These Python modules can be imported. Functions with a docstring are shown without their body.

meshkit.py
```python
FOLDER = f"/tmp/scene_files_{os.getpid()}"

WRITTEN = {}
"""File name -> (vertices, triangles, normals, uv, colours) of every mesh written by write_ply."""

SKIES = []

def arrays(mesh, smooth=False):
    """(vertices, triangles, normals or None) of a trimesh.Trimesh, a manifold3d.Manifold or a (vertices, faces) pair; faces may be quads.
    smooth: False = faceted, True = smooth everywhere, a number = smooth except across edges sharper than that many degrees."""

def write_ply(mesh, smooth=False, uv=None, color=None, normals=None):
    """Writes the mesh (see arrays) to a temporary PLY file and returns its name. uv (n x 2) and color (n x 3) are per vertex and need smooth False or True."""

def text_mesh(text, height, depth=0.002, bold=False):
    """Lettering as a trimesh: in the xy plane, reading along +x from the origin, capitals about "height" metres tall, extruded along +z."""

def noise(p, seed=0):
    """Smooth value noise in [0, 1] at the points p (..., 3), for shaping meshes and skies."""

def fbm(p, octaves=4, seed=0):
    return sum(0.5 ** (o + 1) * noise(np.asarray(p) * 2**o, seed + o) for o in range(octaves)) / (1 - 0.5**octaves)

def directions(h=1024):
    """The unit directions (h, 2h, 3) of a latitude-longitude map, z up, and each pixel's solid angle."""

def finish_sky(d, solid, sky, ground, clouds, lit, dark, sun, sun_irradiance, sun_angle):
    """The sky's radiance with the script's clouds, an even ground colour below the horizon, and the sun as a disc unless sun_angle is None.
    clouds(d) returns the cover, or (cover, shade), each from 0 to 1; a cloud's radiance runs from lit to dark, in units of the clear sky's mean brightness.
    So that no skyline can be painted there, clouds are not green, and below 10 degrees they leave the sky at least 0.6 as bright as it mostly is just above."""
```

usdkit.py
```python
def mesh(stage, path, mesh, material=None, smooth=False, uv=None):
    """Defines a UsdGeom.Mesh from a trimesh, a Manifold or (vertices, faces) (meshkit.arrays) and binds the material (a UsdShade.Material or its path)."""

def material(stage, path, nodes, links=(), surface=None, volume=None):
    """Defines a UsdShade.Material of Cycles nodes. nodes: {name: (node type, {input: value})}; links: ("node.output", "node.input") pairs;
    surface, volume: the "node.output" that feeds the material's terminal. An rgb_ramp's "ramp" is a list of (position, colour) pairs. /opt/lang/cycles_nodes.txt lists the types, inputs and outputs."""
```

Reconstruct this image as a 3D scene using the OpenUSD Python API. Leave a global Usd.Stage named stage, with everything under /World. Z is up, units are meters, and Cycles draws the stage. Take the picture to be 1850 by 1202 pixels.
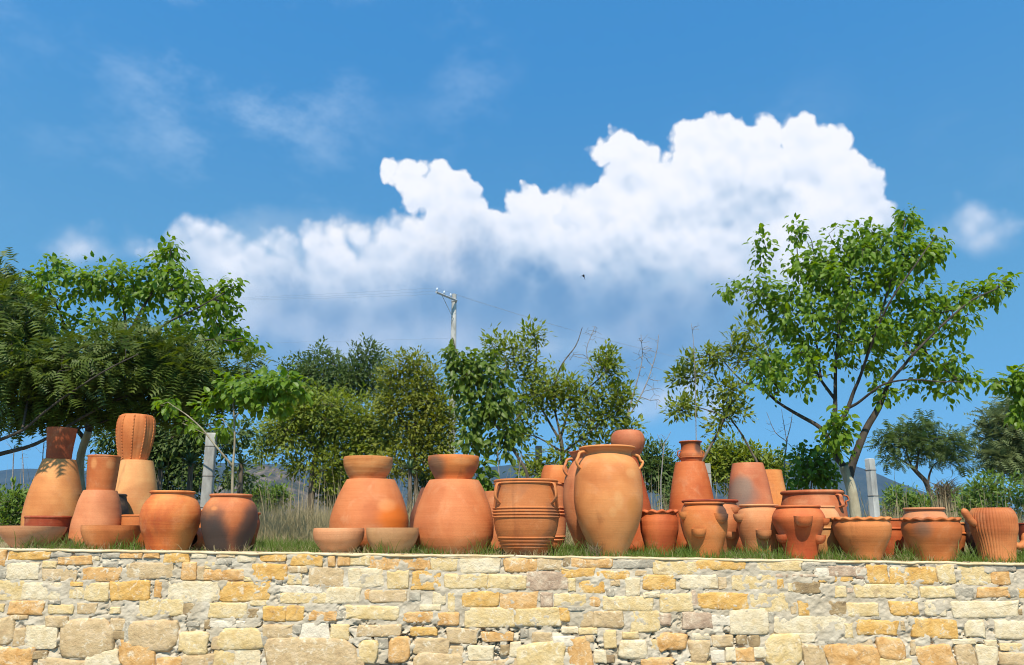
import math, numpy as np, trimesh, usdkit, meshkit
from scipy.interpolate import PchipInterpolator
from pxr import Usd, UsdGeom, UsdLux, UsdShade, Gf, Sdf, Vt

stage = Usd.Stage.CreateInMemory()
UsdGeom.SetStageUpAxis(stage, 'Z')
UsdGeom.SetStageMetersPerUnit(stage, 1.0)
stage.SetDefaultPrim(UsdGeom.Xform.Define(stage, '/World').GetPrim())
UsdGeom.Scope.Define(stage, '/World/Looks')

# ------------------------------------------------------------------ camera, sky, sun, exposure
F, CU, CV = 1336.0, 925.0, 690.0          # focal length and principal point in photograph pixels (the photograph is cropped at the bottom)
PITCH = math.atan((957.0 - CV) / F)
EYE = np.array([0.0, 0.0, 1.62])
cam = UsdGeom.Camera.Define(stage, '/World/camera')
cam.CreateHorizontalApertureAttr(36.0)
cam.CreateVerticalApertureOffsetAttr((CV - 601.0) * 36.0 / 1850.0)
cam.CreateFocalLengthAttr(36.0 * F / 1850.0)
cam.CreateClippingRangeAttr((0.05, 20000.0))
cam.CreateExposureAttr(0.42)
cam.AddTranslateOp().Set(Gf.Vec3d(*EYE))
cam.AddRotateXOp().Set(90.0 + math.degrees(PITCH))

SUN_EL, SUN_AZ = math.radians(53.0), math.radians(186.0)   # azimuth of the direction towards the sun, from +y towards +x
SUN_D = np.array([math.sin(SUN_AZ) * math.cos(SUN_EL), math.cos(SUN_AZ) * math.cos(SUN_EL), math.sin(SUN_EL)])
sun = UsdLux.DistantLight.Define(stage, '/World/sun')
sun.CreateIntensityAttr(1.25)
sun.CreateAngleAttr(0.53)
sun.CreateNormalizeAttr(True)
sun.CreateColorAttr(Gf.Vec3f(1.0, 0.92, 0.79))
sun.AddRotateZOp().Set(-math.degrees(SUN_AZ) + 180.0)
sun.AddRotateXOp().Set(90.0 - math.degrees(SUN_EL))


def ang(u, v):
    """Azimuth and elevation (radians) of the direction seen at a pixel of the photograph."""
    d = np.array([(u - CU) / F, math.cos(PITCH) + (v - CV) / F * math.sin(PITCH), math.sin(PITCH) - (v - CV) / F * math.cos(PITCH)])
    d /= np.linalg.norm(d)
    return math.atan2(d[0], d[1]), math.asin(d[2])


SKY_STRENGTH = 0.122
K = 13.36                                   # sky coordinates: 1 unit is about 4.3 degrees


def sky_material():
    N, L = {}, []
    cnt = [0]

    def nd(kind, inputs=None, **links):
        cnt[0] += 1
        n = 'n%d' % cnt[0]
        N[n] = (kind, inputs or {})
        for k, s in links.items():
            L.append((s, n + '.' + k))
        return n

    def M(t, a, b=None, c=None, clamp=False):
        inp, lk = {'math_type': t, 'use_clamp': clamp}, {}
        for k, x in (('value1', a), ('value2', b), ('value3', c)):
            if x is None:
                continue
            if isinstance(x, str):
                lk[k] = x
            else:
                inp[k] = float(x)
        return nd('math', inp, **lk) + '.value'

    def ramp(x, a, b, lo=0.0, hi=1.0):
        return nd('map_range', {'range_type': 'smoothstep', 'from_min': a, 'from_max': b, 'to_min': lo, 'to_max': hi}, value=x) + '.result'

    def mix(fac, a, b, kind='mix'):
        inp, lk = {'mix_type': kind}, {}
        for k, x in (('fac', fac), ('color1', a), ('color2', b)):
            if isinstance(x, str):
                lk[k] = x
            else:
                inp[k] = x
        return nd('mix', inp, **lk) + '.color'

    def noise(vec, scale, detail=4, rough=0.55, out='fac', w=None):
        return nd('noise_texture', {'scale': scale, 'detail': float(detail), 'roughness': rough, 'dimensions': '2D'}, vector=vec) + '.' + out

    def voro(vec, scale, smooth=0.35):
        return nd('voronoi_texture', {'scale': scale, 'feature': 'smooth_f1', 'smoothness': smooth, 'detail': 0.0, 'dimensions': '2D'}, vector=vec) + '.distance'

    def vadd(a, b):
        inp, lk = {'math_type': 'add'}, {}
        for k, x in (('vector1', a), ('vector2', b)):
            if isinstance(x, str):
                lk[k] = x
            else:
                inp[k] = x
        return nd('vector_math', inp, **lk) + '.vector'

    tc = nd('texture_coordinate')
    xyz = nd('separate_xyz', vector=tc + '.generated')
    az = M('arctan2', xyz + '.x', xyz + '.y')
    el = M('arcsine', xyz + '.z')
    qa, qe = M('multiply', az, K), M('multiply', el, K)
    q = nd('combine_xyz', {'z': 0.0}, x=qa, y=qe) + '.vector'
    lifted = nd('vector_math', {'math_type': 'normalize'}, vector1=vadd(tc + '.generated', (0.0, 0.0, 0.34))) + '.vector'
    sky = nd('sky_texture', {'sky_type': 'single_scattering', 'sun_disc': False, 'sun_elevation': SUN_EL, 'sun_rotation': SUN_AZ, 'altitude': 1600.0, 'air_density': 1.0, 'aerosol_density': 0.6, 'ozone_density': 1.4}, vector=lifted) + '.color'
    tint = mix(ramp(qe, ang(925, 620)[1] * K, ang(925, 20)[1] * K), (0.84, 1.61, 1.51), (0.44, 1.47, 1.78))
    sky = mix(1.0, sky, tint, 'multiply')

    # high thin cirrus
    cs = nd('mapping', {'scale': (0.55, 1.0, 1.0), 'rotation': (0, 0, 0.5)}, vector=q) + '.vector'
    ci = noise(cs, 0.55, 7, 0.62)
    cmask = ramp(ci, 0.47, 0.78)
    region = ramp(noise(q, 0.16, 2, 0.5), 0.36, 0.62)
    cu_, ce_ = (lambda t: (t[0] * K, t[1] * K))(ang(430, 90))
    dc = nd('vector_math', {'math_type': 'distance', 'vector2': (cu_, ce_, 0)}, vector1=q) + '.value'
    near = ramp(dc, 4.2, 0.4)
    high = ramp(qe, 4.2, 6.0)
    cfac = M('multiply', M('multiply', cmask, M('maximum', M('multiply', region, 0.45), near)), M('multiply', high, 0.42))
    sky = mix(cfac, sky, (4.0, 5.0, 6.2))

    # warped coordinates for the cumulus
    w1 = nd('vector_math', {'math_type': 'subtract', 'vector2': (0.5, 0.5, 0.5)}, vector1=noise(q, 0.9, 2.0, 0.5, 'color')) + '.vector'
    w2 = nd('vector_math', {'math_type': 'subtract', 'vector2': (0.5, 0.5, 0.5)}, vector1=noise(q, 3.2, 5.0, 0.62, 'color')) + '.vector'
    s1 = nd('vector_math', {'math_type': 'scale', 'scale': 0.12}, vector1=w1) + '.vector'
    s2 = nd('vector_math', {'math_type': 'scale', 'scale': 0.045}, vector1=w2) + '.vector'
    qw = vadd(vadd(q, s1), s2)
    flat = nd('vector_math', {'math_type': 'multiply', 'vector2': (1, 1, 0)}, vector1=qw) + '.vector'
    v1, v2, v3 = voro(flat, 1.9, 0.6), voro(flat, 4.2, 0.5), voro(flat, 9.0, 0.5)
    billow = M('add', M('add', M('multiply', M('subtract', 0.44, v1), 0.24), M('multiply', M('subtract', 0.44, v2), 0.12)), M('multiply', M('subtract', 0.44, v3), 0.05))
    flat2 = vadd(flat, (0.04, 0.13, 0.0))
    flat3 = vadd(flat, (0.10, 0.30, 0.0))
    u1, u2 = voro(flat2, 1.9, 0.6), voro(flat2, 4.2, 0.5)
    g1, g2 = noise(flat, 0.8, 2.5, 0.45), noise(flat3, 0.8, 2.5, 0.45)
    emboss = M('add', M('add', M('multiply', M('subtract', u1, v1), 0.55), M('multiply', M('subtract', u2, v2), 0.22)), M('multiply', M('subtract', g1, g2), 0.8))     # tops of the billows lighter
    big = noise(vadd(flat, (7.0, 3.3, 0)), 0.6, 1.5, 0.45)

    def blobs(cs_, soft=0.0, wob=1.0):
        d = None
        for (u, v, r) in cs_:
            a, e = ang(u, v)
            a2, e2 = ang(u + r, v)
            a3, e3 = ang(u, v - r)
            rr = 0.5 * K * (math.hypot((a2 - a) * math.cos(e), e2 - e) + math.hypot(a3 - a, e3 - e))
            x = nd('vector_math', {'math_type': 'distance', 'vector2': (a * K, e * K, 0)}, vector1=flat) + '.value'
            x = M('subtract', x, rr)
            d = x if d is None else (M('minimum', d, x) if soft <= 0 else nd('math', {'math_type': 'smoothmin', 'value3': soft}, value1=d, value2=x) + '.value')
        return M('subtract', d, M('multiply', billow, wob))

    LIT, SOFT, MID, DARK = (6.25, 6.2, 6.25), (5.45, 5.7, 6.2), (3.6, 4.3, 5.2), (1.0, 2.05, 3.5)

    def layer(sky, cs_, vtop, vbase, edge=0.05, wob=1.0, strength=1.0, gain=1.0, soft=0.08, lift=0.0):
        d = blobs(cs_, soft, wob)
        etop, ebase = ang(900, vtop)[1] * K, ang(900, vbase)[1] * K
        mask = M('multiply', ramp(d, edge, -edge), M('multiply', ramp(M('add', qe, M('multiply', M('subtract', big, 0.5), 1.2)), ebase, ebase + 0.38 * (etop - ebase)), strength))
        h = ramp(qe, ebase, etop)                                   # 0 at the base, 1 at the top
        rimlit = ramp(d, -1.1, 0.0, 0.0, 0.36)                       # thin edges glow a little
        s = M('add', M('add', M('multiply', h, 0.64), M('multiply', M('subtract', big, 0.5), 1.0)), M('add', M('multiply', emboss, 0.8 * gain), M('add', rimlit, lift)))
        s = M('add', s, 0.0, clamp=True)
        col = nd('rgb_ramp', {'ramp': [(0.0, DARK), (0.38, MID), (0.72, SOFT), (1.0, LIT)], 'interpolate': True}, fac=s) + '.color'
        return mix(mask, sky, col)

    # soft grey-blue veil under and behind the cumulus
    veil_noise = noise(vadd(nd('mapping', {'scale': (0.6, 1.2, 1.0)}, vector=q) + '.vector', (4.0, 2.0, 1.0)), 0.8, 5, 0.55)
    vd = blobs([(460, 545, 130), (560, 580, 130), (700, 590, 140), (880, 570, 150), (1060, 570, 150), (1230, 570, 130), (1380, 520, 110), (620, 610, 90), (1000, 630, 100), (430, 530, 70)], 0.6, 0.6)
    vm = M('multiply', ramp(M('add', vd, M('multiply', M('subtract', veil_noise, 0.5), 1.6)), 0.55, -0.75), 0.93)
    hv = M('add', ramp(qe, ang(900, 665)[1] * K, ang(900, 430)[1] * K, 0.12, 0.70), M('multiply', M('subtract', veil_noise, 0.5), 1.5))
    vcol = nd('rgb_ramp', {'ramp': [(0.0, (1.1, 2.2, 3.7)), (0.4, (1.9, 3.0, 4.3)), (0.75, (3.8, 4.6, 5.3)), (1.0, (5.0, 5.4, 5.8))], 'interpolate': True}, fac=hv) + '.color'
    sky = mix(vm, sky, vcol)

    sky = layer(sky, [(470, 590, 60), (540, 610, 60), (620, 620, 55), (720, 625, 60), (400, 560, 40), (820, 630, 50), (930, 640, 50)], 545, 680, edge=0.55, gain=0.7, strength=0.62, soft=0.3, lift=-0.05)
    sky = layer(sky, [(1130, 590, 30), (1180, 580, 25), (1090, 610, 25), (1160, 640, 30)], 560, 660, edge=0.4, gain=0.7, strength=0.4, soft=0.2, lift=-0.05)
    sky = layer(sky, [(1200, 720, 22), (1240, 700, 20), (1160, 740, 25), (1290, 735, 20)], 690, 790, edge=0.3, gain=0.7, strength=0.5, soft=0.2, lift=0.05)
    R = layer(sky, [(1285, 238, 36), (1240, 255, 30), (1330, 258, 34), (1360, 262, 36), (1390, 250, 38), (1240, 300, 40), (1290, 290, 50), (1440, 248, 40), (1490, 272, 45), (1528, 315, 45), (1568, 350, 40), (1600, 385, 30), (1450, 350, 110), (1340, 340, 95), (1550, 430, 70), (1470, 440, 90)], 200, 560, lift=0.15)
    R = layer(R, [(1120, 268, 34), (1085, 278, 26), (1168, 290, 32), (1200, 305, 25), (1130, 335, 58), (1175, 355, 55), (1078, 345, 18)], 215, 520, lift=0.10)
    R = layer(R, [(1300, 330, 48), (1250, 345, 42), (1370, 335, 42), (1440, 400, 62), (1200, 410, 95), (1100, 410, 78), (1330, 440, 95), (1430, 470, 55), (1060, 370, 38), (1010, 420, 70), (1180, 470, 80), (1520, 470, 60)], 250, 555, edge=0.12, lift=0.07)
    R = layer(R, [(1440, 375, 42), (1500, 400, 48), (1390, 410, 45), (1555, 420, 36), (1460, 440, 60), (1350, 450, 50)], 300, 560, edge=0.14, lift=0.06)
    R = layer(R, [(1120, 420, 38), (1160, 440, 45), (1075, 445, 42), (1220, 445, 50), (1280, 460, 48), (1150, 490, 50), (1030, 470, 45)], 320, 560, edge=0.16, lift=0.08)
    R = layer(R, [(704, 310, 15), (735, 322, 28), (762, 306, 13), (802, 316, 26), (832, 328, 22), (785, 352, 46), (815, 350, 46), (760, 345, 30), (842, 362, 36), (868, 380, 24), (748, 362, 22), (800, 405, 44), (835, 430, 45)], 280, 540, lift=0.10)
    R = layer(R, [(960, 362, 26), (930, 372, 24), (995, 370, 22), (960, 405, 50), (890, 425, 50), (930, 440, 60), (1000, 460, 60)], 320, 560, lift=0.06)
    R = layer(R, [(355, 418, 22), (322, 434, 24), (290, 452, 20), (378, 444, 32), (430, 452, 22), (485, 438, 18), (512, 452, 24), (462, 464, 32), (570, 430, 20), (610, 432, 24), (650, 434, 20), (705, 432, 30), (742, 428, 28), (600, 480, 52), (500, 500, 52), (400, 482, 46), (700, 490, 62), (340, 480, 50), (800, 470, 55)], 360, 600, edge=0.14, gain=0.9, lift=0.03)
    R = layer(R, [(850, 485, 75), (780, 515, 85), (920, 500, 85), (1000, 525, 85), (660, 530, 65), (1120, 545, 70), (560, 530, 60), (1230, 560, 55), (1310, 560, 45)], 345, 610, edge=0.5, gain=0.75, strength=0.92, lift=-0.20)
    R = layer(R, [(820, 540, 55), (900, 555, 60), (1000, 565, 55), (1100, 570, 48), (1200, 572, 42), (1300, 560, 38), (835, 470, 34), (860, 500, 40), (720, 570, 40), (600, 580, 36), (520, 560, 30)], 200, 760, edge=0.62, gain=0.5, wob=1.6, strength=0.86, soft=0.4, lift=-1.0)
    R = layer(R, [(1755, 412, 26), (1790, 428, 24), (1765, 445, 20), (1720, 430, 20), (1775, 470, 12)], 360, 540, edge=0.32, strength=0.8, lift=0.1)
    R = layer(R, [(145, 462, 26), (190, 475, 20), (115, 475, 18), (250, 470, 22)], 420, 540, edge=0.35, strength=0.7, lift=0.1)
    bg = nd('background_shader', {'strength': SKY_STRENGTH}, color=R)
    return usdkit.material(stage, '/World/Looks/sky_look', N, L, surface=bg + '.background')


dome = UsdLux.DomeLight.Define(stage, '/World/sky')
UsdShade.MaterialBindingAPI.Apply(dome.GetPrim()).Bind(sky_material())
dome.GetPrim().SetCustomDataByKey('kind', 'structure')

# ------------------------------------------------------------------ helpers
used_names, kids = {}, {}


def numbered(parent, name):
    key = (parent, name)
    k = used_names.get(key, 0)
    used_names[key] = k + 1
    return name if k == 0 else '%s_%03d' % (name, k)


def tag(prim, label=None, category=None, group=None, kind=None):
    for k, x in (('label', label), ('category', category), ('group', group), ('kind', kind)):
        if x:
            prim.SetCustomDataByKey(k, x)
    return prim


def thing(name, label, category, loc=(0, 0, 0), group=None, kind=None, rx=0.0, rz=0.0):
    path = '/World/' + numbered('/World', name)
    x = UsdGeom.Xform.Define(stage, path)
    x.AddTranslateOp().Set(Gf.Vec3d(*[float(t) for t in loc]))
    if rz:
        x.AddRotateZOp().Set(rz)
    if rx:
        x.AddRotateXOp().Set(rx)
    tag(x.GetPrim(), label, category, group, kind)
    return path


def part(parent, name, mesh, mat, smooth=False, label=None, kind=None):
    path = parent + '/' + numbered(parent, name)
    m = usdkit.mesh(stage, path, mesh, mat, smooth=smooth)
    tag(m.GetPrim(), label, None, None, kind)
    return path


def ray(u, v):
    return np.array([(u - CU) / F, math.cos(PITCH) + (v - CV) / F * math.sin(PITCH), math.sin(PITCH) - (v - CV) / F * math.cos(PITCH)])


def at(u, v, Y):
    d = ray(u, v)
    return EYE + d * (Y / d[1])


def dcam(Y, z):
    return Y * math.cos(PITCH) + (z - EYE[2]) * math.sin(PITCH)


def zat(v, Y):
    return at(CU, v, Y)[2]


WALL_Y = 6.4
Z0 = zat(1005.5, WALL_Y)
SLOPE = (zat(993, WALL_Y) - zat(1019.5, WALL_Y)) / (at(1850, 1019.5, WALL_Y)[0] - at(0, 993, WALL_Y)[0])


def top_z(x):
    return Z0 - SLOPE * np.clip(x, -14, 14)


def rgbmat(name, color, rough=0.8, spec=0.3):
    return usdkit.material(stage, '/World/Looks/' + name, {'p': ('principled_bsdf', {'base_color': color, 'roughness': rough, 'specular_ior_level': spec})}, [], surface='p.BSDF')


def noisy(name, cols, scale=3.0, detail=6.0, rough=0.85, bump=0.3, bump_scale=40.0, bdist=0.01, stretch=(1, 1, 1), spec=0.25, contrast=(0.3, 0.7), island=0.0):
    lo, hi = contrast
    stops = [(lo + (hi - lo) * i / (len(cols) - 1), c) for i, c in enumerate(cols)]
    N = {'g': ('geometry', {}), 'm': ('mapping', {'scale': stretch}), 'n': ('noise_texture', {'scale': scale, 'detail': detail, 'roughness': 0.6}), 'r': ('rgb_ramp', {'ramp': stops, 'interpolate': True}),
         'n2': ('noise_texture', {'scale': bump_scale, 'detail': 5.0, 'roughness': 0.65}), 'b': ('bump', {'strength': bump, 'distance': bdist}),
         'p': ('principled_bsdf', {'roughness': rough, 'specular_ior_level': spec})}
    L = [('g.position', 'm.vector'), ('m.vector', 'n.vector'), ('n.fac', 'r.fac'), ('m.vector', 'n2.vector'), ('n2.fac', 'b.height'), ('b.normal', 'p.normal')]
    if island:
        N['h'] = ('hsv', {'hue': 0.5, 'saturation': 1.0})
        N['mr'] = ('map_range', {'from_min': 0.0, 'from_max': 1.0, 'to_min': 1 - island, 'to_max': 1 + island})
        L += [('g.random_per_island', 'mr.value'), ('mr.result', 'h.value'), ('r.color', 'h.color'), ('h.color', 'p.base_color')]
    else:
        L += [('r.color', 'p.base_color')]
    return usdkit.material(stage, '/World/Looks/' + name, N, L, surface='p.BSDF')


def leafmat(name, cols, trans=0.4, rough=0.45, spec=0.35, patch=0.6):
    """cols: leaf colours picked per leaf; patch: large-scale drift."""
    stops = [(i / (len(cols) - 1), c) for i, c in enumerate(cols)]
    N = {'g': ('geometry', {}), 'n': ('noise_texture', {'scale': 1.6, 'detail': 2.0}), 'mx': ('mix_float', {'fac': patch * 0.5}), 'r': ('rgb_ramp', {'ramp': stops, 'interpolate': True}),
         'p': ('principled_bsdf', {'roughness': rough, 'specular_ior_level': spec}), 't': ('translucent_bsdf', {}), 'h': ('hsv', {'hue': 0.485, 'saturation': 1.1, 'value': 1.7}), 'x': ('mix_closure', {'fac': trans})}
    L = [('g.position', 'n.vector'), ('g.random_per_island', 'mx.a'), ('n.fac', 'mx.b'), ('mx.result', 'r.fac'), ('r.color', 'p.base_color'), ('r.color', 'h.color'), ('h.color', 't.color'), ('p.BSDF', 'x.closure1'), ('t.BSDF', 'x.closure2')]
    return usdkit.material(stage, '/World/Looks/' + name, N, L, surface='x.closure')


def rows(v):
    return v / np.maximum(np.linalg.norm(v, axis=-1, keepdims=True), 1e-9)


def scatter(tv, tf, pos, dx, nz, scale):
    """Copies of a small template (x along dx, z along nz) as one vertex and face array."""
    X = rows(dx)
    Z = nz - X * (nz * X).sum(1, keepdims=True)
    Z = rows(Z)
    Yv = np.cross(Z, X)
    s = np.broadcast_to(np.asarray(scale, float).reshape(-1, 1), (len(pos), 1))
    V = pos[:, None, :] + s[:, :, None] * (tv[None, :, 0:1] * X[:, None] + tv[None, :, 1:2] * Yv[:, None] + tv[None, :, 2:3] * Z[:, None])
    Fc = tf[None] + (np.arange(len(pos)) * len(tv))[:, None, None]
    return V.reshape(-1, 3), Fc.reshape(-1, 3)


def join(items):
    V, Fs, n = [], [], 0
    for v, f in items:
        V.append(v)
        Fs.append(np.asarray(f) + n)
        n += len(v)
    return np.vstack(V), np.vstack(Fs)


def catmull(P, n):
    P = np.asarray(P, float)
    if len(P) == 2:
        t = np.linspace(0, 1, n)[:, None]
        return P[0] * (1 - t) + P[1] * t
    Q = np.vstack([2 * P[0] - P[1], P, 2 * P[-1] - P[-2]])
    out = []
    for t in np.linspace(0, len(P) - 1 - 1e-9, n):
        i = int(t)
        f = t - i
        a, b, c, d = Q[i:i + 4]
        out.append(0.5 * ((2 * b) + (-a + c) * f + (2 * a - 5 * b + 4 * c - d) * f * f + (-a + 3 * b - 3 * c + d) * f ** 3))
    return np.array(out)


def tube(P, R, sides=8, caps=True, squash=None, up=(0.12, 0.21, 1.0)):
    """Tube along P with radius R (array); squash=(a, b) scales the section along the side and along the second axis."""
    P = np.asarray(P, float)
    n = len(P)
    R = np.broadcast_to(np.asarray(R, float), (n,))
    T = rows(np.gradient(P, axis=0))
    A = np.cross(np.broadcast_to(np.array(up, float), T.shape), T)
    bad = np.linalg.norm(A, axis=1) < 1e-3
    A[bad] = np.cross(np.array([1.0, 0.3, 0.0]), T[bad])
    A = rows(A)
    B = np.cross(T, A)
    th = np.arange(sides) / sides * 2 * math.pi
    sa, sb = squash or (1, 1)
    V = P[:, None] + R[:, None, None] * (sa * np.cos(th)[None, :, None] * A[:, None] + sb * np.sin(th)[None, :, None] * B[:, None])
    V = V.reshape(-1, 3)
    i, j = np.meshgrid(np.arange(n - 1), np.arange(sides), indexing='ij')
    a, b = i * sides + j, i * sides + (j + 1) % sides
    c, d = a + sides, b + sides
    Fc = np.vstack([np.stack([a, b, d], -1).reshape(-1, 3), np.stack([a, d, c], -1).reshape(-1, 3)])
    if caps:
        V = np.vstack([V, P[:1], P[-1:]])
        k = np.arange(sides)
        Fc = np.vstack([Fc, np.stack([np.full(sides, n * sides), (k + 1) % sides, k], 1), np.stack([np.full(sides, n * sides + 1), (n - 1) * sides + k, (n - 1) * sides + (k + 1) % sides], 1)])
    return V, Fc


def box(x0, y0, z0, x1, y1, z1):
    b = trimesh.creation.box((x1 - x0, y1 - y0, z1 - z0))
    b.apply_translation(((x0 + x1) / 2, (y0 + y1) / 2, (z0 + z1) / 2))
    return np.array(b.vertices), np.array(b.faces)


def rounded_box(w, d, h, r=0.006):
    """Upright post with chamfered edges, base centre at the origin."""
    a, b = w / 2, d / 2
    ring = np.array([(-a + r, -b), (a - r, -b), (a, -b + r), (a, b - r), (a - r, b), (-a + r, b), (-a, b - r), (-a, -b + r)])
    V = np.vstack([np.c_[ring, np.zeros(8)], np.c_[ring, np.full(8, h - r)], np.c_[ring * (1 - r / max(a, b)), np.full(8, h)], [[0, 0, h]]])
    f = []
    for k in range(2):
        for j in range(8):
            p, q = k * 8 + j, k * 8 + (j + 1) % 8
            f += [(p, q, q + 8), (p, q + 8, p + 8)]
    f += [(16 + j, 16 + (j + 1) % 8, 24) for j in range(8)]
    return V, np.array(f)


# ------------------------------------------------------------------ terrain
M_soil = noisy('soil', [(0.10, 0.065, 0.035), (0.21, 0.15, 0.085), (0.30, 0.22, 0.13)], scale=2.2, bump=0.6, bump_scale=30, bdist=0.03)
M_field = noisy('field_soil', [(0.13, 0.12, 0.05), (0.24, 0.20, 0.10), (0.36, 0.28, 0.16)], scale=0.9, bump=0.7, bump_scale=14, bdist=0.05)
M_dust = noisy('dusty_ground', [(0.10, 0.08, 0.05), (0.14, 0.11, 0.07), (0.18, 0.145, 0.095)], scale=1.5, bump=0.4, bump_scale=30, bdist=0.02)


def sheet(xs, ys, zf):
    X, Yg = np.meshgrid(xs, ys, indexing='ij')
    V = np.stack([X, Yg, zf(X, Yg)], -1).reshape(-1, 3)
    n, m = len(xs), len(ys)
    i, j = np.meshgrid(np.arange(n - 1), np.arange(m - 1), indexing='ij')
    a = i * m + j
    Fc = np.vstack([np.stack([a, a + m, a + m + 1], -1).reshape(-1, 3), np.stack([a, a + m + 1, a + 1], -1).reshape(-1, 3)])
    return V, Fc


def ground_z(x, y):
    x, y = np.asarray(x, float), np.asarray(y, float)
    n = meshkit.fbm(np.stack([x * 0.9, y * 0.9, 0 * x], -1), 3, 5) - 0.5
    edge = np.clip((y - 6.5) / 0.6, 0, 1)
    return top_z(x) - 0.004 + edge * (0.05 * n + 0.01)


def base_z(x, y):
    return float(top_z(x) + 0.002 * (y > 6.5))


xs = np.unique(np.r_[np.linspace(-9, 9, 91), np.sinh(np.linspace(-6.2, 6.2, 61)) * 16.5])
ys = np.unique(np.r_[np.linspace(6.47, 12, 34), 12 + np.geomspace(0.5, 4300, 60)])
terr = sheet(xs, ys, ground_z)
t_prim = usdkit.mesh(stage, '/World/terrace_ground', terr, M_field, smooth=True).GetPrim()
tag(t_prim, None, None, None, 'structure')
g_prim = usdkit.mesh(stage, '/World/ground', sheet(np.unique(np.r_[np.linspace(-12, 12, 25), np.sinh(np.linspace(-6, 6, 31)) * 16]), np.r_[np.linspace(-70, -6, 12), np.linspace(-5, 6.42, 14)], lambda x, y: 0.03 * meshkit.fbm(np.stack([x, y, 0 * x], -1), 3, 2)), M_dust, smooth=True).GetPrim()
tag(g_prim, None, None, None, 'structure')

# ------------------------------------------------------------------ hills
def hill(name, crest, Yc, depth, mat, seed, rough):
    pts = np.array([at(u, v, Yc) for u, v in crest])
    cz = PchipInterpolator(pts[:, 0], pts[:, 2])
    xs_ = np.linspace(pts[0, 0], pts[-1, 0], 220)
    ys_ = Yc + np.linspace(-1, 1, 60) * depth

    def zf(x, y):
        h = np.clip(cz(x) - 1.0, 0, None)
        t = np.clip(1 - np.abs(y - Yc) / depth, 0, 1)
        q = np.stack([x / (0.16 * depth), y / (0.16 * depth), 0 * x], -1)
        ridge = meshkit.fbm(q, 5, seed) - 0.5
        return 0.6 + h * (t ** 1.15) + rough * h * ridge * np.sin(np.pi * t) * 1.1 + 0.05 * rough * h * (meshkit.fbm(q * 9, 3, seed) - 0.5)
    m = usdkit.mesh(stage, '/World/' + name, sheet(xs_, ys_, zf), mat, smooth=True).GetPrim()
    tag(m, None, None, None, 'structure')


M_mount = noisy('mountain_scrub', [(0.012, 0.022, 0.020), (0.026, 0.040, 0.030), (0.045, 0.055, 0.042)], scale=0.012, detail=9, bump=0.9, bump_scale=0.03, bdist=25.0)
M_hillb = noisy('dry_hillside', [(0.035, 0.040, 0.022), (0.10, 0.078, 0.052), (0.19, 0.14, 0.10)], scale=0.05, detail=10, contrast=(0.38, 0.62), bump=0.9, bump_scale=0.08, bdist=8.0)
hill('mountain', [(-300, 880), (-80, 860), (60, 845), (200, 850), (330, 838), (430, 834), (520, 838), (640, 846), (760, 850), (880, 842), (990, 833), (1100, 839), (1220, 843), (1330, 838), (1430, 831), (1490, 829), (1545, 841), (1600, 862), (1650, 890), (1720, 915), (1850, 933), (2200, 948)], 3000.0, 800.0, M_mount, 11, 0.20)
hill('dry_hill', [(300, 925), (370, 892), (430, 858), (476, 838), (516, 850), (560, 878), (620, 905), (700, 930)], 1200.0, 260.0, M_hillb, 23, 0.22)

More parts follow.
